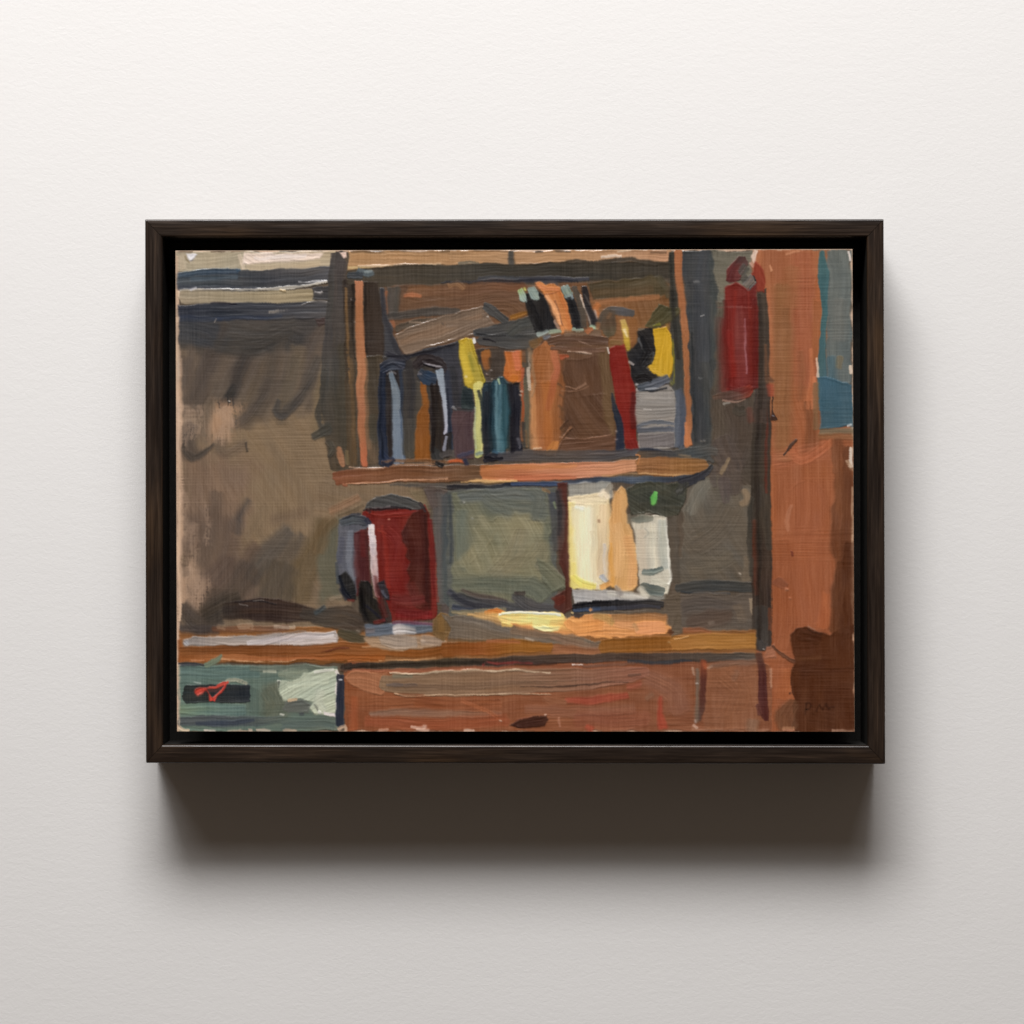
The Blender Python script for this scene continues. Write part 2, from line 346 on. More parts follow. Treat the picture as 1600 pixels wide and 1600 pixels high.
P("570,556 602,556 600,722 573,726", (74,65,54), ang=88, rag=2, st=8, h=.2, c2=(86,74,60), grad=90)
S("578,650 580,690", 20, (72,68,58), a=.7, soft=4)
S("576,690 584,722", 12, (112,92,72), a=.6, soft=4, dry=.3)
P("920,440 1036,432 1046,466 930,470", (76,66,50), ang=-3, st=8, rag=3, soft=3, h=.2, c2=(84,74,54), grad=0)
S("930,458 980,455 1020,452", 12, (94,76,54), a=.7, soft=4)
P("922,470 1050,462 1050,490 1012,520 985,545 950,545", (138,94,60), ang=80, st=10, rag=3, soft=3, h=.2, c2=(128,92,60), grad=0)
S("932,472 980,468 1030,464", 8, (158,108,72), a=.8, soft=2.5, st=10)
S("990,500 996,540 985,560", [16,18,8], (140,94,56), a=.8, soft=3)
S("936,476 928,486 940,496", 9, (186,112,62), a=.8, soft=2)
S("1032,432 1044,450 1046,466", [10,12,6], (78,72,56), a=.8, soft=3)
# right stile
S("1052,396 1055,470 1058,540 1060,620 1066,700", [9,12,16,20,16], [(58,56,50),(62,60,54),(60,60,56),(68,70,70),(84,88,94)], st=7, sl=80, rag=.08)
S("1062,610 1068,640 1064,696", [10,16,12], (82,90,106), a=.8, soft=3)
S("1063,392 1064,440 1069,490 1072,540 1075,590 1077,640 1077,697", [15,12,11,10,9,10,14], [(176,112,74),(170,108,70),(170,110,72),(166,108,70),(170,108,70),(160,104,68),(196,124,80)], st=6, rag=.05, sl=80, h=.5, ridge=.45, cap=.15)
S("1072,660 1075,700", [4,8], (200,128,84), a=.8, soft=2)
S("561,441 562,480 564,520 565,570 564,620 566,680 568,727", [13,12,15,15,14,12,9], [(186,122,88),(172,114,76),(172,114,78),(178,120,84),(170,112,80),(170,110,76),(186,104,72)], st=6, rag=.05, sl=70, h=.5, ridge=.45, cap=.15)
S("572,560 573,640 575,700", [4,5,6], (128,98,72), a=.8, soft=1.5)
S("551,466 553,474", [6,4], (48,36,32), a=.9); D(550,468,2,(160,150,146)); D(554,504,1.6,(150,140,130))
# dark post right of the shelf
part('painted_door_post')
P("1068,392 1124,392 1128,500 1122,600 1112,720 1082,720 1081,600 1074,500", (66,68,70), ang=86, st=8, rag=2.5, h=.25, c2=(70,72,70), grad=0)
S("1100,400 1096,480 1100,560", [26,22,20], (76,78,82), a=.6, soft=7, st=8)
S("1084,440 1092,480 1088,560 1094,690", [14,12,16,18], (58,60,64), a=.6, soft=6)
S("1114,400 1122,470 1118,560", [14,16,12], (72,76,74), a=.7, soft=4)
S("1086,441 1096,440", 3, (140,140,138), a=.7, dry=.25); S("1096,496 1102,494", 2.4, (150,148,144), a=.7, soft=.8); S("1092,590 1098,592", 3, (100,100,98), a=.7)
D(1096,691,1.8,(140,132,120)); D(1101,690,1.4,(130,124,116))
part('painted_partition')
P("1112,392 1182,392 1178,460 1132,470 1126,500 1122,440", (116,111,96), ang=5, st=7, rag=3, soft=2, h=.15)
P("1122,470 1135,470 1138,620 1175,650 1175,760 1112,720 1116,600", (92,84,72), ang=88, st=7, rag=3, soft=4, h=.15)
P("1112,610 1185,615 1182,770 1130,730 1112,716", (84,74,64), ang=70, st=8, rag=3, soft=4, h=.15)
S("1150,640 1160,680 1150,720", 40, (80,68,60), a=.6, soft=10)
S("1124,500 1126,560 1128,620", [10,12,14], (88,68,62), a=.7, soft=5)
P("1066,800 1090,745 1120,742 1180,765 1180,915 1062,915", (106,99,87), ang=62, st=8, rag=4, soft=2.5, h=.15, c2=(96,87,75), grad=60)
S("1078,800 1092,770 1106,752", [20,30,22], (120,116,104), a=.7, soft=8)
S("1090,850 1120,830 1140,800", 40, (98,88,75), a=.6, soft=12)
S("1080,890 1110,885 1140,870", 26, (104,95,80), a=.5, soft=9)
S("1128,690 1142,730 1146,770", [36,44,20], (88,77,70), a=.85, soft=6, st=9, rag=.3)
S("1112,730 1118,760", [16,6], (92,82,76), a=.7, dry=.36); S("1132,750 1136,786", [22,8], (90,80,76), a=.75, dry=.36, rag=.3); S("1150,740 1152,772", [20,8], (88,78,70), a=.7, dry=.34)
S("1140,716 1132,730 1126,740", [5,8,6], (140,120,94), a=.8, dry=.26)
S("1164,768 1170,782 1158,790", [8,12,8], (142,120,94), a=.8, soft=3, rag=.3)
S("1168,870 1166,905", 12, (118,104,86), a=.7, dry=.3); D(1155,896,1.6,(190,178,160)); D(1173,889,1.5,(200,186,165))
S("1058,920 1110,916 1178,918", [14,18,14], [(72,70,66),(64,66,66),(70,68,64)], st=7, sl=70, rag=.12, h=.35)
S("1064,926 1110,928 1140,928", 4, (56,60,64), a=.8, soft=1.4); S("1108,929 1122,929", 1.8, (150,150,146), a=.6, soft=.7)
P("1056,930 1180,928 1180,990 1060,992", (98,88,78), ang=10, st=8, rag=3, soft=3, h=.15)
S("1070,950 1100,945 1150,950", [24,28,20], (84,76,70), a=.7, soft=6)
S("1075,972 1110,968 1140,962", [20,28,16], (88,72,62), a=.7, soft=6, rag=.25)
S("1150,945 1160,970", 14, (120,104,86), a=.5, soft=4, dry=.3); S("1172,935 1176,960", 6, (166,146,120), a=.7, dry=.34)
S("1108,975 1116,972", 3, (150,134,118), a=.6, dry=.3)
# --- orange door on the right
part('painted_door')
P("1180,392 1290,392 1300,560 1334,680 1334,1143 1100,1143 1180,1020 1200,700", (162,100,67), ang=88, st=8, rag=2.5, h=.15, ridge=.08, c2=(150,88,58), grad=90, sl=70)
S("1186,394 1184,430 1196,470 1204,560 1204,650", [14,16,16,16,16], [(178,112,76),(176,108,74),(182,114,78),(176,110,72),(178,110,74)], a=.85, soft=3, st=7, sl=60)
S("1226,450 1224,540 1222,640 1226,715", [30,34,30,26], (142,100,66), a=.75, soft=9, st=7, sl=60)
S("1256,400 1258,500 1262,600", [34,36,30], (166,98,70), a=.7, soft=9, st=7, sl=60)
S("1240,420 1238,480", 22, (156,102,68), a=.6, soft=7)
S("1280,470 1278,560", [16,18], (160,98,62), a=.8, soft=4)
S("1282,430 1284,470", [12,16], (168,100,64), a=.85, soft=3)
S("1205,416 1208,425", 3, (222,160,120), a=.8, dry=.22); S("1230,398 1242,394 1252,392", 4, (200,140,104), a=.7, dry=.3)
S("1252,550 1254,590 1250,625", [8,12,8], (136,86,58), a=.55, soft=5)
S("1262,630 1268,665 1270,705", [12,18,22], (128,80,54), a=.8, soft=4, st=9, rag=.2)
S("1274,590 1272,640", [5,7], (206,128,88), a=.8, soft=2, dry=.25)
S("1268,546 1270,590 1262,640", [6,8,5], (196,118,78), a=.6, soft=2.5)
S("1210,720 1240,715 1290,705", 30, (166,100,70), a=.6, soft=9)
S("1236,700 1255,720 1300,690", [16,14,16], (178,104,70), a=.7, soft=5, dry=.28)
S("1200,690 1202,760 1204,840", [16,18,18], (172,102,64), a=.6, soft=6)
S("1260,770 1262,880 1268,960", [60,60,56], (160,94,63), a=.5, soft=16)
S("1225,850 1222,930 1220,990", [32,36,30], (146,84,54), a=.6, soft=10)
S("1236,790 1230,815 1233,830", [6,8,5], (182,124,94), a=.6, dry=.36); S("1214,906 1226,916", [14,10], (128,78,58), a=.7, soft=3, rag=.3); D(1228,921,2.4,(190,130,100)); D(1232,935,2,(170,110,82))
S("1238,862 1239,870", 3, (110,56,44), a=.85, soft=1)
S("1245,687 1236,698 1225,711", [3,4.5,3], (66,52,46), a=.9, soft=.8, rag=.3, h=.5)
S("1285,980 1290,930", [18,10], (176,100,62), a=.6, soft=4)
S("1308,690 1316,760 1312,830 1318,900 1316,990", [16,26,30,30,34], [(122,76,52),(116,74,50),(112,70,48),(100,62,42),(94,58,40)], a=.85, soft=4, st=10, rag=.25, dry=.14)
S("1326,700 1326,770 1324,850 1328,990", [12,18,22,20], (104,64,44), a=.85, soft=3, dry=.26, rag=.2)
S("1304,700 1306,740", 10, (132,84,58), a=.7, dry=.3, rag=.3)
S("1331,700 1330,730", [4,7], (222,208,190), a=.9, dry=.26, soft=1.3)
S("1324,720 1332,735", 6, (190,160,130), a=.7, dry=.44); S("1332,835 1332,870", 3, (206,172,140), a=.7, dry=.3, soft=1); S("1330,905 1331,930", 7, (190,160,132), a=.7, dry=.4, soft=1)
S("1332,760 1332,900 1333,1140", 3, (196,166,136), a=.6, dry=.5, soft=1); S("1332,985 1332,1005", 3, (200,168,140), a=.8, soft=1)
S("1330,1105 1333,1115", [5,4], (200,150,130), a=.8, soft=1.2)
S("1183,393 1179,402 1180,412", [5,7,4], (226,200,180), a=.9, dry=.2, soft=1.2); S("1174,412 1178,418", 4, (206,160,140), a=.8, dry=.25)
# --- blue and grey at the far right
part('painted_window')
P("1294,392 1332,392 1332,600 1296,605 1292,500", (108,115,110), ang=88, st=7, rag=2, soft=2.5, h=.15, c2=(100,110,108), grad=90)
S("1314,470 1312,530", 22, (114,113,106), a=.45, soft=7)
S("1315,560 1312,575", 12, (128,112,84), a=.6, dry=.3)
S("1287,394 1289,430 1290,470 1289,520 1286,590 1290,640", [7,18,11,8,15,18], [(62,108,110),(58,106,112),(62,110,114),(60,104,110),(66,106,110),(60,104,120)], st=5, rag=.07, h=.25)
S("1300,560 1298,600 1300,630", [14,26,34], (66,104,116), a=.7, soft=6)
P("1281,588 1300,590 1318,598 1332,602 1334,668 1282,669", (58,100,120), ang=88, st=6, rag=2, h=.2, c2=(60,96,110), grad=90)
S("1283,674 1300,675 1333,674", 9, (120,106,84), a=.9, soft=2, st=10); S("1280,682 1333,684", 9, (136,94,64), a=.8, soft=3, st=9)
S("1276,600 1276,670", [8,10], (128,98,70), a=.8, soft=2.5)
S("1329,394 1331,410", [3,4], (232,218,206), a=.9, soft=1); S("1330,572 1331,584", [4,5], (222,200,176), a=.9, soft=1); S("1278,560 1280,590", [3,5], (230,200,176), a=.8, dry=.26, soft=1)
S("1325,667 1332,665", 3, (220,214,206), a=.8, dry=.2)
# dark jamb between partition and door
part('painted_door_jamb')
S("1193,600 1191,700 1189,800 1190,900 1190,1012", [24,30,32,32,30], [(64,54,50),(60,54,48),(64,57,50),(58,48,43),(60,54,50)], a=.96, st=8, sl=80, rag=.06, h=.25, cap=.12)
S("1196,760 1200,830 1203,860", [12,14,8], (70,62,54), a=.9, soft=2)
S("1172,640 1176,660", 10, (104,64,54), a=.6, soft=3)
S("1199,640 1199,770", 4, (100,50,40), a=.7, soft=1.5)
S("1180,815 1180,870 1182,930", [6,9,6], (92,54,42), a=.8, soft=2.5)
S("1176,780 1172,810 1174,900", [10,8,5], (62,58,52), a=.9, rag=.3)
S("1188,950 1190,1000", 22, (68,64,60), a=.7, soft=4); S("1202,950 1203,985", 6, (110,66,48), a=.7, dry=.3)
S("1180,990 1190,1010 1198,1006", [8,12,8], (70,66,64), a=.8); D(1193,1014,1.5,(170,160,150))
P("1196,1012 1210,1006 1212,1030 1192,1030", (158,104,78), rag=2, soft=2, h=.15)
# --- fire extinguisher
part('painted_fire_extinguisher')
S("1191,455 1194,520 1194,600 1190,660", [16,18,18,20], [(72,64,56),(66,60,54),(68,60,54),(72,60,54)], a=.95, st=6, rag=.07, cap=.2)
S("1197,540 1200,600", 4, (140,92,64), a=.5, soft=2)
P("1182,408 1196,425 1196,458 1184,458 1170,440", (140,60,46), rag=2.5, soft=2, ang=70, st=8, h=.3)
S("1133,500 1130,560 1136,612", [12,12,16], (110,52,46), a=.75, soft=5)
P("1133,448 1150,442 1168,452 1184,442 1184,560 1186,606 1160,614 1138,610 1134,560 1131,490", (122,41,36), rag=2.2, soft=2.4, ang=88, st=8, h=.3, c2=(104,36,34), grad=0)
S("1178,480 1179,560 1180,600", [14,14,14], (112,40,34), a=.75, soft=4)
S("1138,520 1140,590", [12,14], (138,42,36), a=.7, soft=4, c2=(126,46,42))
S("1156,480 1158,540 1160,600", [10,20,16], [(126,62,58),(128,66,62),(122,54,52)], a=.75, soft=5, st=9)
S("1164,500 1166,550 1166,585", [2,3,2.5], (168,112,116), a=.7, soft=1.1)
S("1121,481 1150,480 1176,482", [1.5,3,1.5], (150,96,88), a=.5, soft=1)
S("1148,438 1150,424 1162,408", [20,24,20], [(94,44,44),(104,50,50),(84,58,56)], rag=.09, h=.35, st=9)
S("1158,428 1166,418", [12,14], (84,82,76), a=.8, soft=2); S("1148,420 1142,440", [6,9], (92,46,46), a=.7, soft=2)
S("1166,450 1178,436", [16,16], (112,106,100), a=.95, rag=.06, st=26, sl=30, bw=1.1, cap=.15, h=.5)
S("1160,440 1166,434", 10, (82,78,72), a=.8, soft=2)
S("1178,432 1181,440", 2.4, (42,40,40), a=.9, soft=.9)
S("1116,622 1140,620 1166,612 1172,606", [6,16,18,10], [(98,78,66),(92,70,62),(104,70,62),(150,60,44)], a=.9, st=14, bw=1.3, rag=.14)
S("1130,628 1150,630 1166,624", [2,3,2], (166,130,112), a=.7, soft=.9)
S("1131,634 1134,632 1142,631", 3, (170,164,152), a=.7, dry=.24)
S("1150,640 1158,644 1164,642", 14, (72,66,58), a=.75, dry=.26, rag=.3)
S("1204,602 1206,618", [12,10], (158,74,54), a=.7, soft=3, dry=.26)
S("1200,588 1208,596", [9,6], (96,70,56), a=.8, soft=2)
S("1208,620 1209,640 1210,656", [3,3,9], (56,42,38), a=.92, soft=.9, rag=.15, h=.5); D(1208,651,1.4,(150,150,160))
# --- tilted book and grey tool on top of the bottles
part('painted_shelf_box')
P("600,556 640,556 718,530 745,560 735,640 700,712 640,712 606,600", (64,60,57), ang=86, rag=3, h=.2, st=8)
P("660,546 720,532 722,600 722,640 700,640 690,580", (56,57,64), ang=86, rag=2, h=.2, st=8)
P("618,521 640,510 700,492 754,476 764,492 776,512 742,522 700,532 640,556 634,556 622,540", (126,106,88), ang=-18, rag=1.6, h=.4, ridge=.4, st=8, sl=80)
S("628,535 690,514 752,494", [10,14,10], (132,106,84), a=.7, soft=3, st=8); S("700,505 760,505", 12, (122,104,88), a=.6, soft=3)
R("645,556 690,541 744,529", 2.4, 1.0, (140,136,130), .7)
S("640,558 660,552 700,540 722,532", [6,7,6,4], (54,54,58), a=.85, soft=1.8, rag=.2)
S("692,505 695,506", 3, (96,84,74), a=.7)
S("757,478 770,486 790,502", [10,16,12], (70,71,71), rag=.1, h=.5)
D(762,495,1.8,(200,192,180))
S("744,520 770,518 800,514 838,512", [10,16,26,36], [(72,73,74),(76,76,75),(78,78,76),(80,80,78)], rag=.12, st=7, h=.4)
S("750,532 790,532 836,536", [14,26,26], [(76,76,76),(74,74,73),(78,76,72)], rag=.14, st=7, h=.4)
S("796,520 815,508 832,504", [14,18,14], (76,76,72), a=.9, rag=.15)
S("756,529 768,531 776,534", 2.4, (38,36,40), a=.9, soft=.8)
S("800,498 815,492 828,488", [8,7,4], (150,102,46), a=.85, soft=2)
P("748,545 800,545 800,600 752,600", (74,66,60), rag=3, h=.2, st=9, ang=86)
S("832,540 850,532", [16,10], (120,88,54), a=.8, soft=3); S("826,548 828,590 826,620", [10,10,10], (74,70,62), a=.9, soft=2)
# --- bottles
part('painted_bottle')
P("593,572 606,566 626,566 631,580 630,660 632,722 606,728 594,726 592,640", (48,44,44), ang=88, rag=2, h=.35, st=9)
S("597,580 596,650 599,724", [10,12,16], [(36,44,62),(34,42,62),(36,46,68)], st=8, rag=.12, sl=60)
S("628,576 628,620 630,660", [6,8,4], (44,56,76), a=.85, soft=1.6)
S("611,581 617,612 620,650 621,690 623,722", [7,13,18,19,21], [(108,124,135),(112,127,138),(118,134,149),(112,130,148)], st=9, sl=50, rag=.06, h=.5, ridge=.5)
S("627,640 628,680 632,715", [2,3,4], (70,90,118), a=.8, soft=1, dry=.2)
S("596,576 612,568 630,570", [14,18,14], [(48,54,70),(70,76,88),(56,60,74)], st=14, rag=.12, bw=1.4, h=.45)
S("604,584 612,580 620,582", 3, (150,146,144), a=.6, dry=.3)
S("606,552 622,560 640,560", [8,9,6], (52,52,60), a=.85, soft=2)
S("594,705 605,722 614,718", [8,14,8], (36,48,76), a=.85, st=10)
S("654,600 656,640 652,700", 20, (74,69,62), a=.8, soft=4)
S("638,580 640,640 640,710", [18,20,22], [(60,57,56),(62,59,57),(76,72,63)], a=.85, soft=3)
part('painted_bottle_amber')
P("659,596 668,596 672,640 672,720 648,721 650,690 652,650 662,635", (130,82,44), ang=88, rag=1.8, h=.3, st=9, c2=(140,84,38), grad=90)
S("662,600 664,630", 8, (142,88,44), a=.7, soft=2); S("662,650 660,714", 18, (128,78,36), a=.6, soft=4)
part('painted_bottle_pump')
P("674,592 694,592 704,640 708,690 702,712 676,716 672,640", (50,43,42), ang=88, rag=2, h=.35, st=9)
S("700,580 702,640 705,700", [14,12,8], [(50,54,66),(54,60,76),(42,58,86)], a=.85, st=8, soft=2)
S("650,572 665,562 685,568 694,578", [14,20,20,14], (54,48,49), rag=.12, h=.4)
S("658,582 668,590 680,594", [12,20,16], [(52,60,74),(44,64,90),(48,62,82)], rag=.2, st=14, h=.5)
S("655,582 660,584", 4, (120,116,118), a=.75, dry=.2); S("662,566 676,571 690,573", [2,3.5,2], (168,164,168), a=.85, soft=.9, h=.8); S("664,570 680,574", 3, (24,24,30), a=.85, soft=.9)
S("686,578 691,600 695,625 697,660 696,676", [12,10,7,6,6], [(140,156,168),(150,162,172),(160,168,178),(180,184,194),(176,176,188)], st=7, rag=.06, sl=40, h=.55, ridge=.4)
S("680,600 686,640 690,700", 5, (84,66,52), a=.5, soft=2)
S("704,676 700,692 704,706", [7,13,6], (44,42,42), a=.92, rag=.15); S("698,682 694,704", 5, (148,150,162), a=.85, soft=1.4, dry=.14)
S("681,604 684,650 682,700 684,722", [12,15,17,20], [(44,39,38),(46,41,38),(48,44,42)], a=.95, st=8, rag=.07)
S("676,700 684,716 690,724", [10,20,12], (56,56,56), a=.92, rag=.15); S("690,712 704,706 716,714", 10, (80,76,74), a=.8, soft=2)
part('painted_packet')
P("708,640 741,637 741,716 712,716 708,680", (82,64,66), ang=88, rag=2, h=.3, st=8)
S("710,640 738,642", 6, (64,66,68), a=.7, soft=2); S("716,712 740,704", 6, (62,66,92), a=.7, soft=2)
P("722,602 738,606 740,640 720,640", (46,56,58), rag=2, h=.25, st=6); D(708,637,2.4,(140,140,138)); D(711,640,1.6,(120,120,120))
S("698,721 712,719 726,722", [3,8,3], (196,94,52), a=.92, rag=.2); S("726,716 730,726", 7, (42,46,68), a=.9)
part('painted_bottle_yellow')
S("741,530 743,536", 5, (232,230,224), a=.95, soft=.9, h=.6)
P("718,531 728,527 738,528 744,542 750,566 758,598 754,605 742,608 729,603 722,584 719,556", (198,166,56), ang=80, rag=1.6, h=.5, ridge=.5, st=14, c2=(168,150,56), grad=0)
S("724,538 727,570 735,595", [9,12,12], (204,176,62), a=.7, soft=3, st=10); S("736,552 742,578 748,596", [8,12,10], (168,152,66), a=.7, soft=3); S("735,556 739,580", 5, (134,128,50), a=.6, soft=2)
S("723,532 730,529", 4, (206,170,50), a=.8); D(727,587,2,(226,210,170))
S("747,600 748,640 747,680 748,712", [15,11,13,11], [(206,196,112),(202,196,122),(196,194,124),(186,188,116)], st=12, rag=.06, sl=50, h=.5, ridge=.4)
S("752,612 752,660 753,708", 3, (226,216,140), a=.6, soft=1); S("742,636 743,700", 2.4, (170,180,150), a=.6, soft=1); S("744,708 754,706", 5, (100,120,130), a=.7, soft=2)
part('painted_bottle_teal')
P("754,606 772,598 776,650 764,714 756,714", (44,44,52), ang=88, rag=2, h=.3, st=7)
S("760,600 756,640 758,660", [10,10,6], (38,58,72), a=.8, soft=2)
P("766,604 774,592 786,588 796,600 797,650 790,712 768,712 768,650", (36,66,80), ang=88, rag=1.6, h=.4, st=9)
S("790,604 790,650 786,700", [9,12,12], (46,88,98), a=.8, soft=2.5, st=10)
S("776,596 776,640 778,706", [5,5,5], (104,150,158), a=.7, soft=2, st=14); S("782,600 781,650 784,708", [6,7,9], (84,132,142), a=.65, soft=2.4, st=18)
S("779,592 782,600", [5,3], (176,190,150), a=.85, soft=1.2); S("770,704 784,712", 5, (50,90,120), a=.7, soft=2)
S("757,720 768,714 784,714", [8,12,8], (40,40,48), a=.9, rag=.25); S("760,696 766,697", 3, (128,120,118), a=.7, dry=.24); S("768,714 778,716", 2, (160,166,170), a=.5, soft=.8)
S("797,650 796,712", 5, (58,62,60), a=.8, soft=1.6)
S("748,610 754,640 756,690", [5,6,5], (38,44,48), a=.8, soft=1.6); S("766,598 764,650 765,706", [4,5,5], (32,44,52), a=.85, soft=1.6)
part('painted_jar')
S("761,552 761,568 761,578", [16,17,8], [(160,102,54),(150,92,50),(128,84,50)], rag=.1, soft=1.8, h=.3)
S("772,560 774,590", 14, (66,58,52), a=.85, soft=3); D(767,580,2,(150,140,132)); D(768,594,1.6,(150,140,126)); D(760,586,2.4,(116,92,80))
P("790,548 814,546 818,592 812,598 796,596 788,586", (186,106,54), ang=86, rag=1.8, h=.4, st=12)
S("806,550 810,576", [12,10], (204,116,82), a=.8, soft=2, st=12); S("800,594 806,588", 12, (198,114,42), a=.6, soft=2)
P("795,600 814,598 814,712 796,712", (38,38,46), ang=88, rag=2.2, h=.35, st=6)
S("808,684 812,700", 4, (150,146,150), a=.5, dry=.4); S("794,602 812,599", 4, (36,30,28), a=.8, rag=.4, dry=.2)
S("816,575 818,620 816,690", [6,6,6], [(176,96,66),(164,84,52),(150,92,56)], a=.85, soft=1.6)
S("823,590 824,640 822,700", [9,10,8], (98,92,76), a=.95, st=9, rag=.1); S("818,660 820,700", 6, (60,60,58), a=.8)
D(815,612,1.6,(190,170,150)); D(813,618,1.4,(180,160,140)); S("822,672 822,700", 4, (130,100,70), a=.7)
# --- big brown carton
part('painted_carton')
P("832,548 850,530 900,524 950,528 958,560 966,620 962,708 836,712 830,640", (100,74,56), ang=88, rag=1.8, h=.3, st=8)
P("832,552 852,532 870,548 884,600 876,640 878,700 868,712 832,710 830,620", (154,97,59), ang=86, rag=2.5, soft=2.2, h=.3, st=13, c2=(156,98,60), grad=90)
S("848,548 842,590 846,640 842,700", [22,24,24,16], [(148,92,52),(152,95,54),(162,102,60),(174,112,70)], a=.65, soft=5, st=12)
S("856,600 862,650 862,700", [22,24,22], (172,104,54), a=.7, soft=5, st=11)
S("832,600 833,650 834,702", [8,10,14], (196,140,92), a=.75, soft=3, st=12, dry=.2)
S("872,552 878,600 874,650 876,700", [14,18,20,16], [(126,84,56),(120,78,50),(124,80,50),(130,86,54)], a=.6, soft=7, st=12, rag=.25)
S("866,550 872,580 864,600 858,640", [12,10,12,10], [(190,116,80),(184,104,74),(160,90,58),(166,98,60)], a=.75, soft=3)
S("876,560 888,558", [9,6], (176,90,60), a=.8, soft=2)
P("886,560 940,556 948,600 950,640 920,650 880,640 882,600", (96,69,52), ang=70, rag=4, soft=5, h=.25, st=9)
P("884,620 952,616 962,700 884,706", (93,67,51), ang=50, rag=3, soft=4, h=.3, st=9)
P("935,545 952,542 962,620 962,690 946,660", (106,82,58), ang=84, rag=2, soft=4, h=.25, st=8)
S("858,536 890,530 950,532", [10,16,14], (94,70,56), a=.9, st=14, bw=1.4, h=.5); S("862,545 900,548 945,548", [6,10,8], (104,76,60), a=.9, st=18, bw=1.4, h=.5)
S("888,550 905,551 924,554", 2.2, (214,190,168), a=.8, soft=.8, h=.9); S("904,533 916,537 924,541", 1.8, (170,140,120), a=.6, soft=.8)
S("884,604 900,608 916,600", [2.5,3,2.5], (160,124,100), a=.65, soft=.9, h=.8); S("875,612 900,612 920,604", 2, (140,104,80), a=.5, soft=.9, h=.8)
S("882,582 884,600 900,606", [3,3,2], (70,50,38), a=.5, soft=1.2)
S("875,683 900,687 930,684 955,679", 2.2, (172,130,104), a=.7, soft=.8, h=.9); S("876,698 905,694 938,688", 2, (142,104,80), a=.6, soft=.9, h=.8)
for i in range(9):
    S(f"{876+i%3*5},{668+i*3.5-i%2*8} {884+i%3*5},{660+i*3.5-i%2*8}", 2.2, (60,44,36) if i%2 else (150,104,70), a=.6, soft=.8, rag=.3, h=.7)
for i in range(5):
    S(f"{872+i},{600+i*17} {880+i*.6},{606+i*17}", 4, (96,70,50), a=.6, rag=.4, dry=.2)
P("878,688 962,680 962,712 870,712", (104,74,56), ang=-6, rag=2, h=.4, st=13, sl=70, bw=1.5)
S("856,708 866,700 870,690", [10,16,10], (186,120,62), a=.85, rag=.2)
S("826,552 828,575", 4, (196,180,160), a=.6, dry=.42); S("826,575 828,610", 5, (206,190,170), a=.75, dry=.36); S("833,702 846,700", 3, (206,186,160), a=.7, dry=.3)
S("826,545 836,600 831,620", [6,5,4], (150,120,90), a=.6, soft=2)
# --- row of upright cases on top of the carton
part('painted_case')
P("818,460 838,452 850,462 868,505 872,520 836,520 828,495", (36,36,38), ang=75, rag=1.5, h=.4, st=5)
S("812,452 818,466 822,470", [9,13,6], [(160,180,120),(158,178,158),(150,168,160)], rag=.1, st=12, h=.5); S("820,449 823,454", 3, (200,206,110), a=.8, soft=1)
S("831,450 837,462 842,466", [12,15,7], (148,164,154), rag=.1, st=14, h=.5)
S("841,442 855,440 872,446", [12,10,8], (76,74,80), a=.7, soft=2)
P("838,442 846,438 854,446 866,444 878,449 880,458 888,478 895,505 897,518 878,522 874,505 862,475 850,460", (206,132,76), ang=68, rag=1.6, h=.45, st=16, bw=1.5)
S("855,462 866,482 876,505", [6,9,6], (236,172,120), a=.8, soft=1.8, st=14); S("872,452 884,482 892,515", 6, (190,112,62), a=.7, soft=2, st=12); S("842,444 856,452 874,452", 7, (208,130,84), a=.8, soft=2); S("852,460 866,460 880,453", 2, (150,90,60), a=.6, soft=1)
S("868,470 880,508", 2, (120,80,60), a=.6, soft=1, dry=.2)
P("878,452 890,448 898,465 906,490 913,512 898,517 892,495 884,470", (42,42,44), ang=70, rag=1.5, h=.4, st=6)
S("884,448 890,462 894,466", [13,15,6], [(130,148,140),(136,150,132),(130,146,150)], rag=.1, st=12, h=.5)
S("898,448 908,480 914,510", [9,11,10], (76,72,66), a=.85, st=9)
P("908,446 918,446 924,475 935,500 932,514 924,510 914,480", (42,40,42), rag=2, h=.35, st=8, ang=72, dry=.14)
S("907,462 914,482 924,506", 2.2, (210,190,170), a=.8, dry=.2, soft=.8, h=.7); S("914,460 922,476", 3, (86,80,76), a=.6, dry=.4); S("929,484 933,498", 2, (200,190,184), a=.7, dry=.3)
S("866,500 874,514", 4, (190,160,140), a=.6, dry=.4)
S("841,524 850,522 858,518", [9,8,5], (148,158,150), rag=.2, h=.5); S("860,520 868,519 878,518", [8,7,4], (160,172,146), rag=.2, h=.5)
S("896,514 904,516 912,515", [6,7,5], (150,172,154), rag=.2, h=.5); S("924,508 930,512 936,514", [4,6,3], (160,180,150), rag=.2, h=.5)
S("884,520 900,520 940,520", [10,9,8], (128,106,86), a=.7, soft=2.5); S("850,530 860,526", 6, (96,110,124), a=.7, dry=.24)
S("918,520 926,513", 8, (176,108,70), a=.8, soft=2)
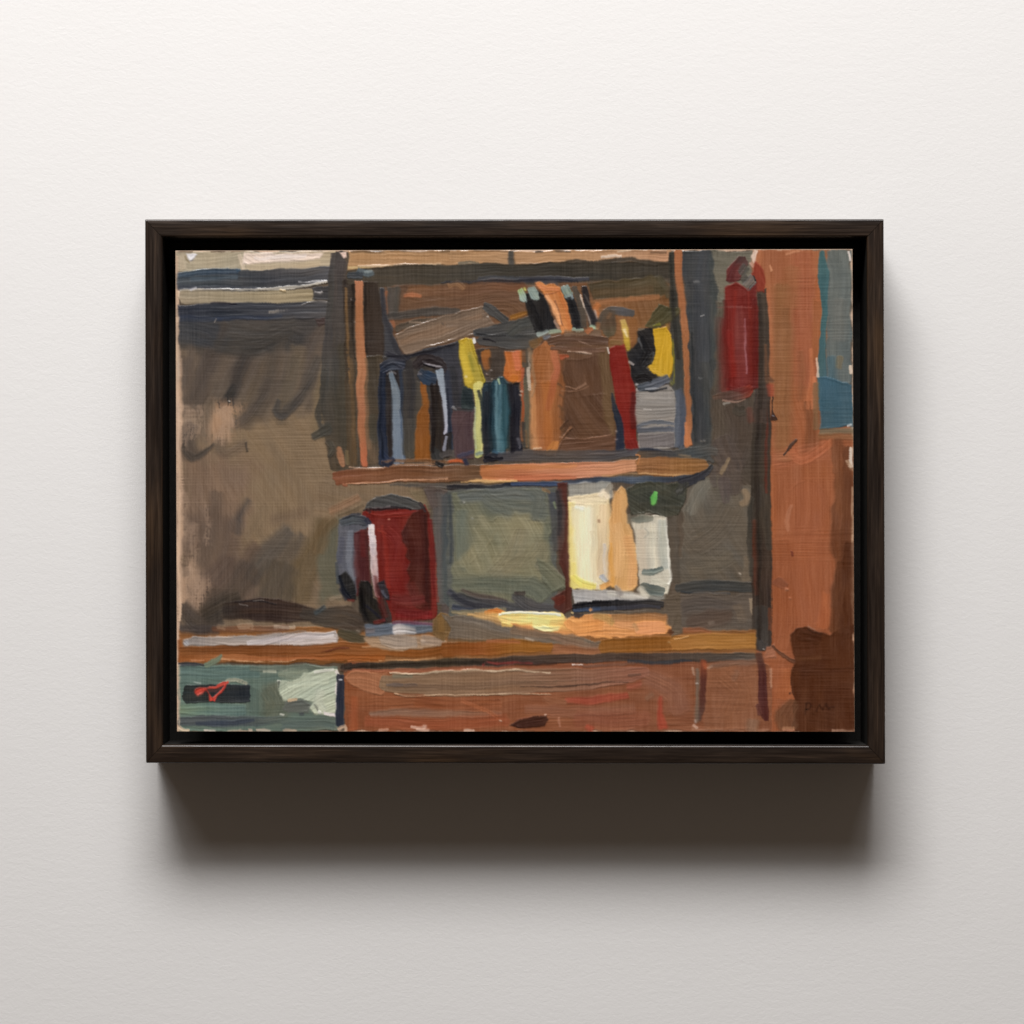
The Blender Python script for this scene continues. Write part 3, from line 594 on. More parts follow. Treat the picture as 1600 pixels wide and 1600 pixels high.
# --- tools and red book at the right end of the shelf
part('painted_tool')
S("938,512 944,494 956,486 972,486 990,490", [12,16,14,14,12], [(92,78,66),(84,78,70),(88,84,80),(88,88,90),(86,84,82)], rag=.1, st=9, h=.4)
S("951,490 952,508 954,522", [20,26,18], [(88,76,64),(86,70,56),(88,80,62)], rag=.14, st=9, h=.35)
S("936,504 936,514", [8,6], (150,102,66), a=.7, soft=2); S("950,498 955,490", 5, (126,92,64), a=.6, soft=2)
S("974,500 979,516 981,540 984,550", [9,11,9,5], [(196,164,96),(200,168,80),(184,152,52),(160,134,48)], rag=.1, st=14, h=.45)
S("977,515 982,528", [4,3], (240,222,180), a=.8, soft=1, h=.6)
P("1010,512 1020,488 1030,474 1046,480 1062,480 1064,488 1048,504 1034,512 1018,514", (78,74,52), ang=-30, rag=2.4, h=.3, st=11)
S("1022,510 1034,506", 3, (130,128,52), a=.7, dry=.24); S("1044,506 1047,512", 5, (150,116,60), a=.7)
P("1020,516 1044,508 1051,522 1053,556 1050,586 1046,596 1034,592 1018,578 1014,560 1024,545", (204,160,42), ang=86, rag=1.6, h=.4, st=9)
S("1016,572 1030,584 1044,594", 6, (206,166,60), a=.7, dry=.2); S("1053,530 1054,570 1054,598", 2.4, (150,140,40), a=.6, soft=1); S("1048,596 1052,600", 6, (120,120,70), a=.7)
P("996,518 1008,514 1020,514 1025,545 1021,568 1012,574 1030,588 1024,598 998,606 990,594 986,572 980,552 990,545 998,535", (42,42,44), ang=50, rag=1.7, h=.45, st=7)
S("999,530 1003,542 1008,552", 2.4, (110,112,112), a=.7, soft=1); S("1014,555 1022,552 1020,566", 2.5, (90,92,92), a=.6, dry=.3); S("1000,516 1008,515", 3, (120,110,96), a=.7, dry=.2)
S("984,566 992,570", 3, (190,180,172), a=.8, dry=.16)
part('painted_red_book')
P("951,546 962,542 976,538 986,575 994,612 996,650 992,668 1000,704 982,708 972,672 966,640 958,590", (126,38,33), ang=78, rag=1.3, h=.35, st=6)
S("990,614 992,640 990,670", [6,12,10], (84,34,32), a=.85, soft=2.5); S("984,690 990,702", 18, (112,36,34), a=.7, soft=4)
S("950,543 952,554", 3, (206,196,184), a=.85, dry=.14, soft=.9); S("955,535 962,534 972,536", 8, (128,98,62), a=.8, soft=2)
S("957,614 962,640 968,665 970,704", [3,8,12,12], [(52,54,58),(40,46,58),(38,46,64),(38,46,66)], rag=.09, st=6, h=.4)
D(962,675,1.8,(190,170,156)); D(963,687,1.6,(180,160,150)); D(996,602,2.6,(214,208,204)); D(997,610,1.8,(206,200,196))
part('painted_tin')
P("996,612 1012,606 1046,600 1055,612 1056,660 1055,702 1000,706 994,650", (144,137,128), ang=0, rag=1.6, h=.35, st=9)
S("1000,606 1020,602 1044,592", [10,16,14], [(88,96,104),(96,100,108),(92,96,106)], rag=.13, st=13, bw=1.5, h=.5)
S("998,609 1020,611 1042,606", [2,3,2], (40,42,48), a=.85, soft=.9); S("1010,608 1030,607", 1.8, (200,200,198), a=.5, soft=.8)
S("1004,622 1050,622", 14, (156,150,142), a=.65, soft=4); S("1008,640 1020,641", 2, (190,184,176), a=.6, soft=.8)
S("996,669 1010,662 1030,659 1053,662", [6,6,6,5], (98,102,108), a=.9, rag=.14); S("998,674 1030,672 1053,672", [8,9,8], [(88,92,100),(84,88,96),(96,98,104)], rag=.12, st=9)
P("998,680 1054,678 1054,700 1002,702", (112,106,104), rag=1.6, h=.3, st=6)
S("1000,706 1020,708 1040,712 1055,712", [10,14,14,12], [(52,58,68),(40,46,62),(38,44,64),(40,46,66)], rag=.14, st=9, h=.4)
S("1058,610 1059,660 1057,700", [5,8,6], (94,102,114), a=.8, soft=2)
# --- shelf board
part('painted_shelf_board')
S("780,714 860,712 940,712 1000,708", [14,18,18,12], [(74,74,80),(88,80,74),(86,80,78),(80,80,84)], a=.9, st=9, soft=2, sl=90)
S("596,722 660,720 700,722", [5,6,5], (128,92,64), a=.8, soft=1.6)
S("1000,712 1060,712 1112,704 1118,708", [12,16,16,8], [(92,76,60),(76,74,72),(72,78,80),(84,80,74)], a=.9, soft=2)
S("524,748 560,744 610,741 700,740 762,738", [20,25,25,26,26], [(124,76,54),(126,82,56),(124,84,58),(118,84,60),(106,80,58)], st=11, sl=110, rag=.05, bw=1.6, h=.45, ridge=.4, cap=.3)
S("536,756 542,758", [5,4], (140,84,60), a=.9)
S("545,731 580,731 600,729", 2.2, (210,170,140), a=.75, soft=.8, h=.8); S("612,727 680,725", 1.8, (190,140,104), a=.6, soft=.8); S("536,756 580,755 640,750 700,748", 2.2, (198,150,116), a=.7, soft=.9, h=.8)
S("756,738 800,739 860,737 920,735 960,732 1002,728", [24,27,27,26,22,18], [(180,112,68),(188,116,78),(196,128,92),(198,132,98),(200,138,102),(190,136,100)], st=12, sl=100, rag=.06, bw=1.6, h=.5, ridge=.45, cap=.25)
S("806,747 850,746 900,746", [12,10,6], (186,106,74), a=.6, soft=3, st=12); S("760,730 810,730 900,728", 6, (198,130,76), a=.55, soft=2.5, st=11)
S("720,753 745,751 770,752 808,752", [2,5,5,3], (226,180,118), a=.9, soft=1, rag=.15, h=.6)
S("998,730 1030,729 1070,730 1102,729", [26,30,27,22], [(150,104,66),(146,100,62),(148,104,62),(140,100,62)], st=9, sl=90, rag=.05, h=.4, ridge=.35, cap=.45)
S("996,726 1000,714 994,712", 3, (196,130,80), a=.8, soft=1); S("1060,712 1080,714", 3, (170,140,104), a=.6, dry=.26)
S("940,743 1000,741 1082,742", 2.6, (196,154,104), a=.7, soft=.9)
S("610,757 680,758 705,760", [3,6,8], (90,84,78), a=.85, soft=1.6)
S("700,760 760,762 800,758 880,756", [8,10,8,6], [(52,50,52),(40,42,48),(42,48,62),(54,70,98)], rag=.1, st=9, h=.35)
S("800,757 850,756 870,756", 6, (64,84,122), a=.8, soft=1.6); S("880,755 940,750 1000,750 1060,748 1100,744", [6,10,10,8,12], [(62,70,86),(64,76,94),(80,94,112),(62,68,80),(54,56,63)], rag=.12, st=12, h=.35)
S("1064,756 1084,750 1104,738 1112,728", [20,16,10,6], [(46,47,53),(48,49,55),(54,54,60),(66,66,66)], rag=.15, st=7, h=.4)
S("1108,716 1114,722", [8,5], (74,74,72), a=.85)
# --- green grey box (below the shelf)
part('painted_box')
P("664,762 706,764 712,960 690,965 682,880 676,800", (88,78,73), ang=86, rag=2, h=.2, st=7)
S("684,772 688,850 690,940", [18,20,20], (96,92,88), a=.8, soft=5, st=7)
S("672,760 676,790", 18, (90,78,72), a=.7, soft=5); S("700,772 702,860 700,940", [20,22,22], [(74,78,80),(72,79,80),(78,84,82)], a=.9, soft=4, st=7, sl=60)
S("704,780 706,840 708,890", 5, (60,68,78), a=.6, soft=2.5)
P("698,764 868,760 870,960 700,965", (92,94,88), ang=4, rag=2, h=.2, st=6)
P("708,768 760,764 830,763 850,768 870,798 872,816 858,838 862,880 886,914 880,922 862,925 846,945 800,945 740,935 706,925 708,860", (112,112,92), ang=62, rag=2.5, soft=2.2, h=.3, st=9)
S("720,776 780,772 846,776", [18,20,18], (98,102,98), a=.85, soft=5, st=7); S("760,780 790,795 850,800", [24,34,30], (100,104,96), a=.75, soft=8)
S("722,800 720,850 726,890", 18, (104,110,98), a=.7, soft=6)
P("745,815 800,806 850,815 852,870 846,905 800,900 722,895 716,880 735,850", (133,128,101), ang=65, rag=9, soft=9, h=.3, st=11)
S("770,900 800,872 815,830", [26,34,20], (130,122,98), a=.6, soft=9, st=11); S("790,890 830,870 846,850", 24, (128,120,94), a=.55, soft=8)
for a_ in ("750,868 764,846 776,826","768,880 780,856 796,834","790,884 806,858 818,840","812,886 826,866 834,850","736,880 748,862 754,846"):
    S(a_, 3, (142,134,105), a=.3, soft=1.4, h=.6, rag=.3, dry=.24)
S("836,812 842,780 834,770", [14,24,20], (98,102,94), a=.7, soft=6)
S("840,880 860,896 880,912", [12,24,14], (112,110,92), a=.9, soft=2, st=9, h=.4); S("846,846 850,870 846,890", 16, (122,116,92), a=.6, soft=5)
S("708,912 760,912 830,916 850,930", [16,26,30,30], (100,104,90), a=.75, soft=7, st=8)
S("700,925 740,948 800,958", [10,14,8], (66,66,74), a=.85, soft=3, st=11); S("722,922 760,936 790,940", [4,14,8], (84,72,68), a=.8, soft=2.5); S("706,948 760,958", [8,6], (58,64,82), a=.8, soft=2)
S("716,930 760,944 830,950 872,954", [8,16,20,12], (70,70,73), a=.85, soft=2.5, st=8)
P("838,872 852,878 886,910 882,918 864,925 848,908", (106,107,88), ang=45, rag=1.6, h=.4, st=9)
S("804,930 830,948 872,956", [14,22,14], (78,76,76), a=.9, soft=3, st=7); S("804,926 820,926", 6, (70,62,58), a=.8)
S("862,770 866,800 872,860", [12,18,16], [(68,70,78),(74,75,76),(80,76,72)], a=.85, soft=3); S("846,764 858,768", 5, (150,110,70), a=.5, dry=.3); S("864,784 868,794", 4, (128,140,104), a=.6, dry=.3)
D(724,784,1.4,(170,170,160)); D(738,809,1.2,(170,170,160))
part('painted_gap')
P("868,754 886,753 888,800 892,880 893,950 880,960 866,950 868,930 884,922 884,906 874,880 882,840", (84,48,43), ang=88, rag=1.8, h=.3, st=7, c2=(80,46,40), grad=90)
S("872,764 876,800 876,850 878,880", [8,12,10,6], [(70,56,56),(74,66,66),(80,58,54),(84,50,44)], a=.8, soft=3); S("868,940 880,934", [16,12], (94,46,38), a=.85, soft=2.5)
# --- paper roll and wrapped things, brightly lit
part('painted_paper_roll')
P("887,756 956,752 960,780 950,785 888,778", (150,148,138), ang=0, rag=2, h=.25, st=9)
P("888,776 950,768 954,800 950,860 948,922 894,923 890,850", (222,202,158), ang=88, rag=1.6, h=.4, st=10)
P("888,776 950,772 948,786 888,790", (226,206,170), ang=0, rag=1.6, h=.4, st=8)
S("893,786 896,850 899,918", [12,14,16], [(238,214,132),(238,216,128),(224,206,116)], st=11, soft=3, sl=40)
P("894,790 934,788 936,920 908,920 900,860 894,820", (228,216,180), ang=88, rag=5, soft=6, h=.5, st=11, bw=1.5)
S("916,795 920,850 922,912", [22,22,24], (236,226,198), a=.7, soft=6, st=11); S("900,792 912,796", 8, (248,244,226), a=.8, soft=3)
S("926,830 930,870 932,915", [10,14,14], (204,190,152), a=.45, soft=2, dry=.44, st=14, ident=False); S("906,800 908,850 910,900", [8,12,10], (250,242,222), a=.5, soft=4, dry=.2, st=12, ident=False)
S("904,800 907,860 911,912", [20,26,28], (236,224,178), a=.6, soft=9, st=12, ident=False); S("934,786 934,850 936,905", [14,16,16], (226,208,168), a=.7, soft=5, st=12, ident=False); S("896,782 920,782 944,782", [12,14,12], (232,216,178), a=.7, soft=4, st=11, ident=False)
S("896,902 910,914 930,918", [10,16,10], (230,212,104), a=.85, soft=3, st=12); S("897,880 898,915", 7, (224,204,104), a=.5, soft=3)
S("938,776 944,770 950,780", [8,10,8], (234,216,186), a=.85, soft=2); S("942,792 941,850 940,900", [11,13,11], [(226,200,158),(222,198,158),(214,192,160)], a=.9, st=10, soft=1.8)
S("934,806 935,900", 2, (206,180,140), a=.6, soft=1); S("936,812 937,816", 3, (150,116,90), a=.8, soft=.9)
S("944,850 948,880 950,905", [5,10,8], (206,196,182), a=.8, soft=2); S("940,900 948,908", [10,8], (176,178,180), a=.9, soft=2, rag=.2)
S("951,790 951,850 952,905", [6,8,8], (220,186,136), a=.65, soft=3.5, st=13)
part('painted_wrapped_parcel')
P("956,788 962,768 974,758 980,764 978,800 988,828 996,862 997,915 988,925 964,924 952,915 952,870 950,830", (216,166,106), ang=86, rag=1.8, h=.4, st=12)
S("966,772 962,800 962,830", [12,16,10], (212,158,98), a=.7, soft=4, st=10); S("980,840 988,880 988,915", 14, (216,160,106), a=.6, soft=4, st=13); S("954,850 958,890 958,918", [3,8,6], (218,158,80), a=.8, soft=2)
S("964,820 968,870 966,900", [14,18,14], (218,172,118), a=.6, soft=5, st=14); S("940,918 956,912", [10,8], (220,160,90), a=.9, rag=.2); S("956,760 948,770", 10, (150,142,126), a=.8, soft=2.5)
part('painted_jar_lidded')
P("986,814 1002,806 1044,804 1046,850 1049,890 1046,915 1040,930 1000,935 996,880 992,840", (196,186,164), ang=88, rag=1.6, h=.4, st=10, c2=(206,200,180), grad=0)
S("1002,830 1002,870 1006,895", 14, (200,184,160), a=.7, soft=4); S("1036,815 1038,860 1040,886", [14,14,16], (176,178,164), a=.75, soft=4, st=14)
S("1020,820 1021,870 1022,888", [10,12,12], (216,208,184), a=.7, soft=4, st=16, bw=1.3); S("1043,808 1045,860 1048,900 1042,914", [2.5,3,4,3], (226,222,206), a=.85, soft=1, h=.6)
S("1008,824 1014,832 1006,840", 2, (170,166,150), a=.5, soft=1); S("1005,894 1020,894 1035,888", [8,11,8], [(124,130,120),(112,122,114),(116,124,116)], rag=.2, st=14, h=.45)
S("1003,914 1018,922 1034,926", [9,18,14], [(96,100,92),(90,98,92),(104,112,106)], rag=.16, st=12, h=.45); S("1020,906 1040,914", 6, (196,192,172), a=.8, soft=1.8, rag=.2)
P("894,922 962,924 1010,934 1016,940 896,942", (178,174,168), ang=3, rag=1.5, h=.35, st=9); S("950,928 980,930 1010,934", [8,12,8], (196,190,176), a=.8, soft=2, st=14)
S("962,916 970,930", [5,9], (150,142,134), a=.8, soft=2); S("1000,920 1012,934", [12,8], (200,192,172), a=.8, soft=2); S("1014,936 1038,934", [8,6], (160,160,150), a=.8, soft=2)
S("983,806 984,816", 8, (120,112,96), a=.8, soft=2); S("988,812 1004,812 1020,810", [6,10,8], [(104,104,92),(110,112,100),(130,128,112)], a=.9, rag=.2, st=12); S("990,806 1012,804 1026,802", 2.4, (196,190,170), a=.7, soft=.9, h=.6)
P("982,762 996,755 1030,753 1060,752 1074,766 1070,786 1062,802 1046,808 1030,804 984,805 979,782", (66,67,58), ang=30, rag=2.4, h=.4, st=9, bw=1.5)
S("990,768 1010,762 1040,760", [12,14,12], (72,74,64), a=.6, soft=3, st=12); S("1062,772 1068,764 1076,758", [16,14,8], (60,60,56), a=.8, rag=.25); S("1000,790 1040,788 1060,790", 16, (62,62,54), a=.6, soft=4, st=12)
S("1058,768 1068,766", 5, (92,92,88), a=.6, dry=.36)
S("1026,768 1022,778 1021,788", [6,11,8], [(108,186,96),(98,176,88),(110,186,92)], rag=.1, st=14, h=.6, soft=1)
P("1044,806 1060,806 1062,912 1050,912 1048,860", (88,80,70), ang=88, rag=1.8, soft=2.5, h=.15, st=7)
# --- red kettle
part('painted_kettle')
S("528,806 548,800 566,790", 4, (98,84,66), a=.7, soft=2)
P("564,800 580,792 640,794 662,790 672,806 678,850 682,900 682,965 640,972 592,970 586,900 578,860 572,820", (109,37,33), ang=88, rag=1.7, h=.35, st=9)
S("572,800 610,802 650,800", [8,14,12], (120,43,38), a=.85, st=16, bw=1.5, soft=2, h=.5); S("606,830 620,850 616,900 622,930", [24,26,28,20], (120,41,36), a=.6, soft=7, st=10)
S("590,826 604,834", 4, (150,62,50), a=.6, dry=.3, h=.6); D(607,811,1.6,(190,130,110))
P("646,802 660,796 668,800 670,860 672,950 660,956 646,948 640,930 634,918 640,905 633,892 639,880 632,868 636,856 627,846 625,832 632,820", (74,38,33), ang=88, rag=2.2, soft=2.2, h=.3, st=8)
S("662,800 664,880 666,950", [10,12,12], (64,32,30), a=.7, soft=4); S("672,812 676,860 679,930", [6,9,8], (104,38,35), a=.85, soft=2, st=10); S("681,880 682,940", 3, (130,66,56), a=.6, soft=1)
S("612,936 640,940 662,936", [16,22,14], (100,42,39), a=.8, soft=5, st=11); S("618,960 650,960 672,962", [10,14,10], (118,36,38), a=.8, soft=3, st=9); S("640,915 648,930", 16, (96,42,38), a=.6, soft=4)
P("568,796 572,786 586,776 612,771 640,776 656,786 664,794 650,798 630,796 600,793 584,794", (74,74,73), ang=8, rag=1.3, h=.45, st=8, sl=60)
S("576,794 600,792 620,793 642,798", 2.6, (44,36,38), a=.85, soft=1, rag=.2); S("580,792 610,791", 1.8, (140,130,126), a=.55, soft=.8); S("654,786 664,800", [5,4], (50,44,46), a=.8)
S("572,796 578,801", 5, (70,44,44), a=.8)
P("528,818 534,812 556,806 572,808 580,822 566,830 556,836 558,930 536,930 527,900 526,850", (90,92,100), ang=88, rag=1.6, h=.35, st=8)
S("546,830 546,880 550,906", [9,10,8], (116,120,128), a=.8, soft=2.5); S("534,840 532,880", [8,8], (82,84,96), a=.7, soft=3)
S("532,816 552,812 572,816", [12,15,12], [(68,74,80),(72,77,80),(56,60,70)], rag=.12, st=12, bw=1.5, h=.45); S("534,810 550,805 562,804", 3, (46,48,56), a=.85, soft=1.2); S("572,812 579,822", [9,8], (46,50,66), a=.9)
P("554,832 576,826 578,932 556,932", (80,42,42), ang=88, rag=2, soft=2, h=.3, st=9); S("556,836 556,900", 6, (98,62,64), a=.7, soft=2.5); S("566,830 568,870", 8, (92,36,36), a=.6, soft=2.5)
S("580,820 583,850 585,890 588,934", [10,12,12,8], [(226,219,216),(210,197,195),(188,164,161),(164,132,129)], st=14, sl=14, rag=.12, h=.55, dry=.24)
S("526,900 526,880 528,910", 4, (64,70,80), a=.7)
P("530,900 540,893 550,905 555,914 556,936 540,936 532,925", (37,37,38), rag=1.6, h=.45, st=6)
P("558,914 564,906 575,908 580,920 582,936 596,948 604,958 602,972 588,974 562,974 558,950", (38,36,34), rag=1.7, h=.45, st=7, ang=60)
P("588,912 600,906 606,922 606,938 594,938 588,928", (50,48,52), rag=1.6, h=.4, st=11); S("596,924 602,934", 6, (96,98,112), a=.6, dry=.3)
S("532,918 540,936", [6,8], (34,38,52), a=.7); S("566,944 586,960 600,972", 4, (34,34,44), a=.7, soft=1.4); S("541,937 551,938", 4, (110,40,38), a=.7, dry=.2)
S("596,938 604,960 606,972", [10,12,8], (58,52,50), a=.9, rag=.2); S("582,972 598,968", 5, (120,40,38), a=.6, soft=1.5)
P("568,978 590,976 660,974 680,978 676,990 640,992 570,994", (92,104,122), ang=2, rag=1.6, h=.35, st=11)
S("612,974 650,973 676,974", 4, (112,74,96), a=.8, soft=1.6); S("572,985 584,984", 9, (128,118,116), a=.7, soft=2.5)
S("614,985 628,984 644,984", [12,14,13], [(210,200,188),(196,190,182),(170,168,166)], rag=.08, st=14, bw=1.4, h=.55); S("650,984 675,980", [10,6], (104,114,124), a=.8, soft=2)
# --- worktop
part('painted_worktop')
P("278,985 560,978 690,985 1180,985 1180,1026 690,1036 540,1036 278,1038", (140,94,56), ang=0, rag=1.8, h=.2, st=9)
S("284,948 310,975 340,968", [20,30,24], (66,60,56), a=.8, soft=7, st=8); S("282,982 310,984 340,985", [12,16,12], (72,64,60), a=.85, soft=4)
S("320,962 350,945 372,935", [26,30,22], (62,56,50), a=.75, soft=8)
S("350,955 400,952 450,955 490,960", [26,36,34,20], [(58,50,45),(58,46,42),(60,47,42),(66,56,50)], st=9, rag=.1, sl=80, soft=2.5, h=.35)
S("366,942 385,938 402,938 430,944", [2,3,3,2], (38,34,36), a=.7, soft=1); S("373,943 388,946", 1.8, (120,114,110), a=.6, soft=.8); S("395,937 410,937", 1.8, (130,124,116), a=.6, soft=.8)
S("470,958 500,965 540,968 560,975", [16,26,44,34], [(68,60,54),(70,64,58),(76,66,57),(72,62,54)], st=8, soft=3, rag=.12, h=.3)
S("490,958 505,948", 8, (70,80,84), a=.7, soft=2.5); S("495,954 503,946", 2.2, (44,46,50), a=.8, soft=.9); S("514,938 524,932 532,932", 5, (150,132,110), a=.6, dry=.36)
S("330,984 380,983 450,981", [7,10,9], [(112,76,56),(120,84,62),(108,78,62)], a=.85, soft=2, st=12); S("338,980 350,981", 8, (150,124,98), a=.5, dry=.4); S("372,981 395,980", 8, (168,142,116), a=.5, dry=.42); S("428,979 445,980 460,981", 5, (186,168,146), a=.6, dry=.36)
S("530,990 550,996 566,1000", [12,20,14], (70,68,56), a=.85, soft=3); S("555,985 560,986", 2.4, (170,160,140), a=.6, dry=.2)
P("284,1000 300,995 380,993 440,989 500,988 524,987 529,998 527,1007 440,1009 370,1008 300,1009 286,1011", (146,138,131), ang=-3, rag=1.6, h=.4, st=10, c2=(174,164,157), grad=0, sl=90, bw=1.5)
S("386,1004 420,1000 470,995 520,992", [8,9,9,8], [(196,188,184),(190,178,174),(198,186,182),(204,196,192)], a=.8, st=14, sl=60, bw=1.5, soft=1.5); S("436,1005 470,1003 524,1000", [3,5,8], (208,194,186), a=.7, soft=1.5, st=12)
S("288,1003 292,1008", [8,5], (158,156,156), a=.9); S("400,992 440,989 478,987", 3, (128,118,112), a=.6, soft=1.2)
S("278,1000 280,1020 279,1034", [6,6,6], (138,82,46), a=.9, soft=2)
S("282,1018 380,1016 480,1016 560,1014 650,1018 690,1014", [16,18,18,20,18,20], [(122,75,42),(118,71,40),(122,73,41),(138,86,50),(130,76,36),(122,73,36)], st=10, sl=110, rag=.05, h=.35, soft=1.6)
S("282,1030 350,1028 420,1030 520,1028 600,1028", [10,12,10,12,10], [(140,84,46),(164,104,64),(160,98,60),(150,88,46),(150,86,42)], st=9, sl=110, rag=.07, soft=1.6, h=.35)
S("360,1034 420,1035 480,1033 540,1034", [4,6,5,5], (112,72,40), a=.85, soft=1.4); S("345,1031 400,1034 460,1032", 2, (206,160,120), a=.7, soft=.8, h=.7); S("296,1032 318,1032", 2.4, (190,134,96), a=.7, soft=.9)
S("500,1018 530,1014 545,1013", [2,3,2], (84,42,30), a=.7, soft=1); S("564,1010 600,1013 630,1017", 2, (222,176,130), a=.7, soft=.8, h=.7)
S("592,1032 640,1031 680,1028", 2, (206,160,112), a=.65, soft=.8)
P("564,996 576,992 600,992 620,993 660,993 690,998 700,1006 670,1013 640,1015 610,1016 580,1012", (158,132,106), ang=6, rag=1.6, h=.35, st=8)
S("596,1000 620,1004 648,1003", [18,22,18], (156,140,124), a=.9, st=9, rag=.08); S("660,1000 690,1002", [18,14], (150,130,112), a=.8, soft=2, st=9); S("700,1006 708,1005 716,1006", [2,5,2], (226,214,200), a=.85, soft=1)
S("656,1000 662,1002", 4, (196,176,156), a=.7)
part('painted_kettle')
P("568,976 590,974 620,976 680,976 678,986 640,990 600,993 570,993", (86,98,112), ang=2, rag=1.6, h=.35, st=10)
S("612,974 650,973 676,975", 4, (112,74,86), a=.75, soft=1.6); S("572,985 584,984", 9, (122,110,106), a=.7, soft=2.5)
S("614,985 630,984 645,985", [14,15,13], [(204,194,186),(190,182,174),(158,154,150)], rag=.08, st=16, bw=1.4, h=.6, cap=.6); S("650,983 676,980", [9,6], (98,106,114), a=.8, soft=2)
part('painted_worktop')
P("676,966 686,956 704,962 706,990 694,1004 676,990", (118,92,60), ang=10, rag=2, h=.25, st=9); S("686,960 690,985", 9, (128,96,56), a=.7, soft=3)
P("688,960 720,962 760,968 810,982 872,990 945,1004 935,1014 860,1006 800,1002 700,1000 704,980", (114,101,86), ang=8, rag=1.6, h=.3, st=10, sl=80)
S("710,964 760,974 812,990", [8,16,10], (116,106,94), a=.7, soft=3, st=11); S("700,1002 760,1004 800,1000", [8,10,6], (116,92,66), a=.8, soft=2.5)
S("740,962 775,968 800,976", [6,10,8], (186,142,88), a=.7, soft=3, st=14, rag=.3)
S("706,956 760,954 790,952", [4,7,5], (128,120,96), a=.9, soft=1.6, st=9)
P("704,956 740,958 790,955 785,970 740,966", (146,128,96), ang=4, rag=1.6, h=.25, st=12); S("730,960 770,966 790,972", [4,6,3], (206,160,100), a=.75, soft=1.6, st=12)
S("758,958 775,956 792,958", [5,8,4], (208,124,58), a=.95, st=12, h=.4)
P("777,964 786,956 820,955 880,958 884,968 876,984 850,986 830,982 800,980 784,974", (240,212,128), ang=0, rag=1.6, h=.5, st=10, sl=50, bw=1.6)
S("884,972 862,976 838,972 806,968 770,961 742,958", [14,20,18,12,7,3], [(226,176,100),(238,212,132),(244,222,146),(238,206,128),(222,168,96),(190,146,92)], a=.75, soft=3, st=16, rag=.25, bw=1.4, h=.5)
S("890,966 906,972 930,972", [10,16,10], (232,178,104), a=.7, soft=4, st=14, rag=.3, dry=.12)
S("780,961 800,956 830,957 875,961", [3,4,4,4], (246,236,208), a=.9, soft=1, st=8, h=.6); S("832,980 850,983 872,980", [4,9,6], (238,228,172), a=.85, soft=1.6, st=10, h=.6); S("786,976 800,978 830,976", 6, (234,190,106), a=.75, soft=2, st=11)
P("798,974 826,978 835,986 870,986 884,966 900,960 950,960 1050,962 1052,975 1046,985 1038,992 990,996 946,998 920,994 896,996 860,990 812,986", (218,150,90), ang=0, rag=1.8, h=.45, st=12, sl=60, bw=1.6)
S("860,974 890,976 930,978", [16,22,16], [(236,196,116),(228,172,98),(220,152,88)], a=.75, soft=5, st=14, rag=.3)
S("884,970 900,980 940,978", [10,20,16], (222,150,86), a=.8, soft=3, st=14); S("955,966 1000,964 1044,964", [12,14,10], [(150,112,74),(160,112,70),(158,112,74)], a=.85, soft=2.5, st=10)
S("995,982 1015,982 1036,980", [16,22,18], (222,152,102), a=.85, soft=2, st=12); S("960,974 990,978", [10,14], (204,146,100), a=.7, soft=3); S("928,962 945,966 955,975", [8,12,10], (176,140,84), a=.7, soft=3, dry=.2); S("990,975 996,985", 6, (180,140,96), a=.6, soft=2)
S("800,985 830,990 880,994 910,1000", [14,12,10,8], (124,102,82), a=.85, soft=2.5, st=8, rag=.2); S("860,994 890,1004 940,1012", [8,10,10], (132,104,84), a=.75, soft=2.5)
S("692,1016 760,1013 800,1010 860,1012", [20,22,22,14], [(128,76,38),(140,80,40),(146,94,40),(146,94,42)], st=8, sl=90, soft=2, h=.3); S("760,1002 800,1004 810,1006", [6,5,4], (170,106,72), a=.7, soft=2)
S("866,1014 900,1016 945,1018", [16,14,8], (150,100,70), a=.85, soft=3, st=9); S("940,1010 1000,1008 1060,1006 1110,1004", [22,22,22,20], [(138,90,42),(136,86,38),(140,90,42),(152,102,50)], st=8, sl=100, soft=1.8, h=.3)
S("1050,1005 1110,1003 1178,1002", [24,25,25], [(160,108,54),(166,116,60),(164,114,58)], st=7, sl=100, rag=.05, h=.35, ridge=.3, cap=.15)
S("818,998 832,1001", 1.8, (214,200,180), a=.7, soft=.8); S("1052,999 1062,998 1076,994", 2, (226,176,120), a=.75, soft=.8, h=.7); S("930,994 945,996 955,998", 3, (224,156,90), a=.8, soft=1); D(1044,1004,1.4,(220,200,160))
S("1064,985 1090,984 1110,988", [8,8,4], (148,92,62), a=.8, soft=2)
S("895,950 940,946 990,944 1034,944", [12,16,14,10], [(36,35,38),(36,35,37),(42,41,43),(52,51,52)], st=8, rag=.1, sl=70, h=.45); S("896,954 925,952 962,950", [5,7,5], (64,84,118), a=.85, soft=1.6, st=10); S("940,951 990,948 1030,950", [5,7,4], (66,66,74), a=.8, soft=1.6)
S("893,958 904,962 912,960", [5,8,4], (58,54,56), a=.9); S("922,954 925,952", 5, (206,146,90), a=.9); D(893,956,1.8,(220,190,130))
S("960,956 1000,957 1040,956", 4, (96,86,74), a=.8, soft=1.4); S("1044,936 1050,955 1046,975", [14,16,12], (92,84,76), a=.85, soft=3)
P("1036,930 1062,928 1066,990 1050,994 1044,965", (98,86,72), rag=2, soft=2.5, h=.15, st=8); S("1044,985 1050,990", 6, (86,52,36), a=.8)
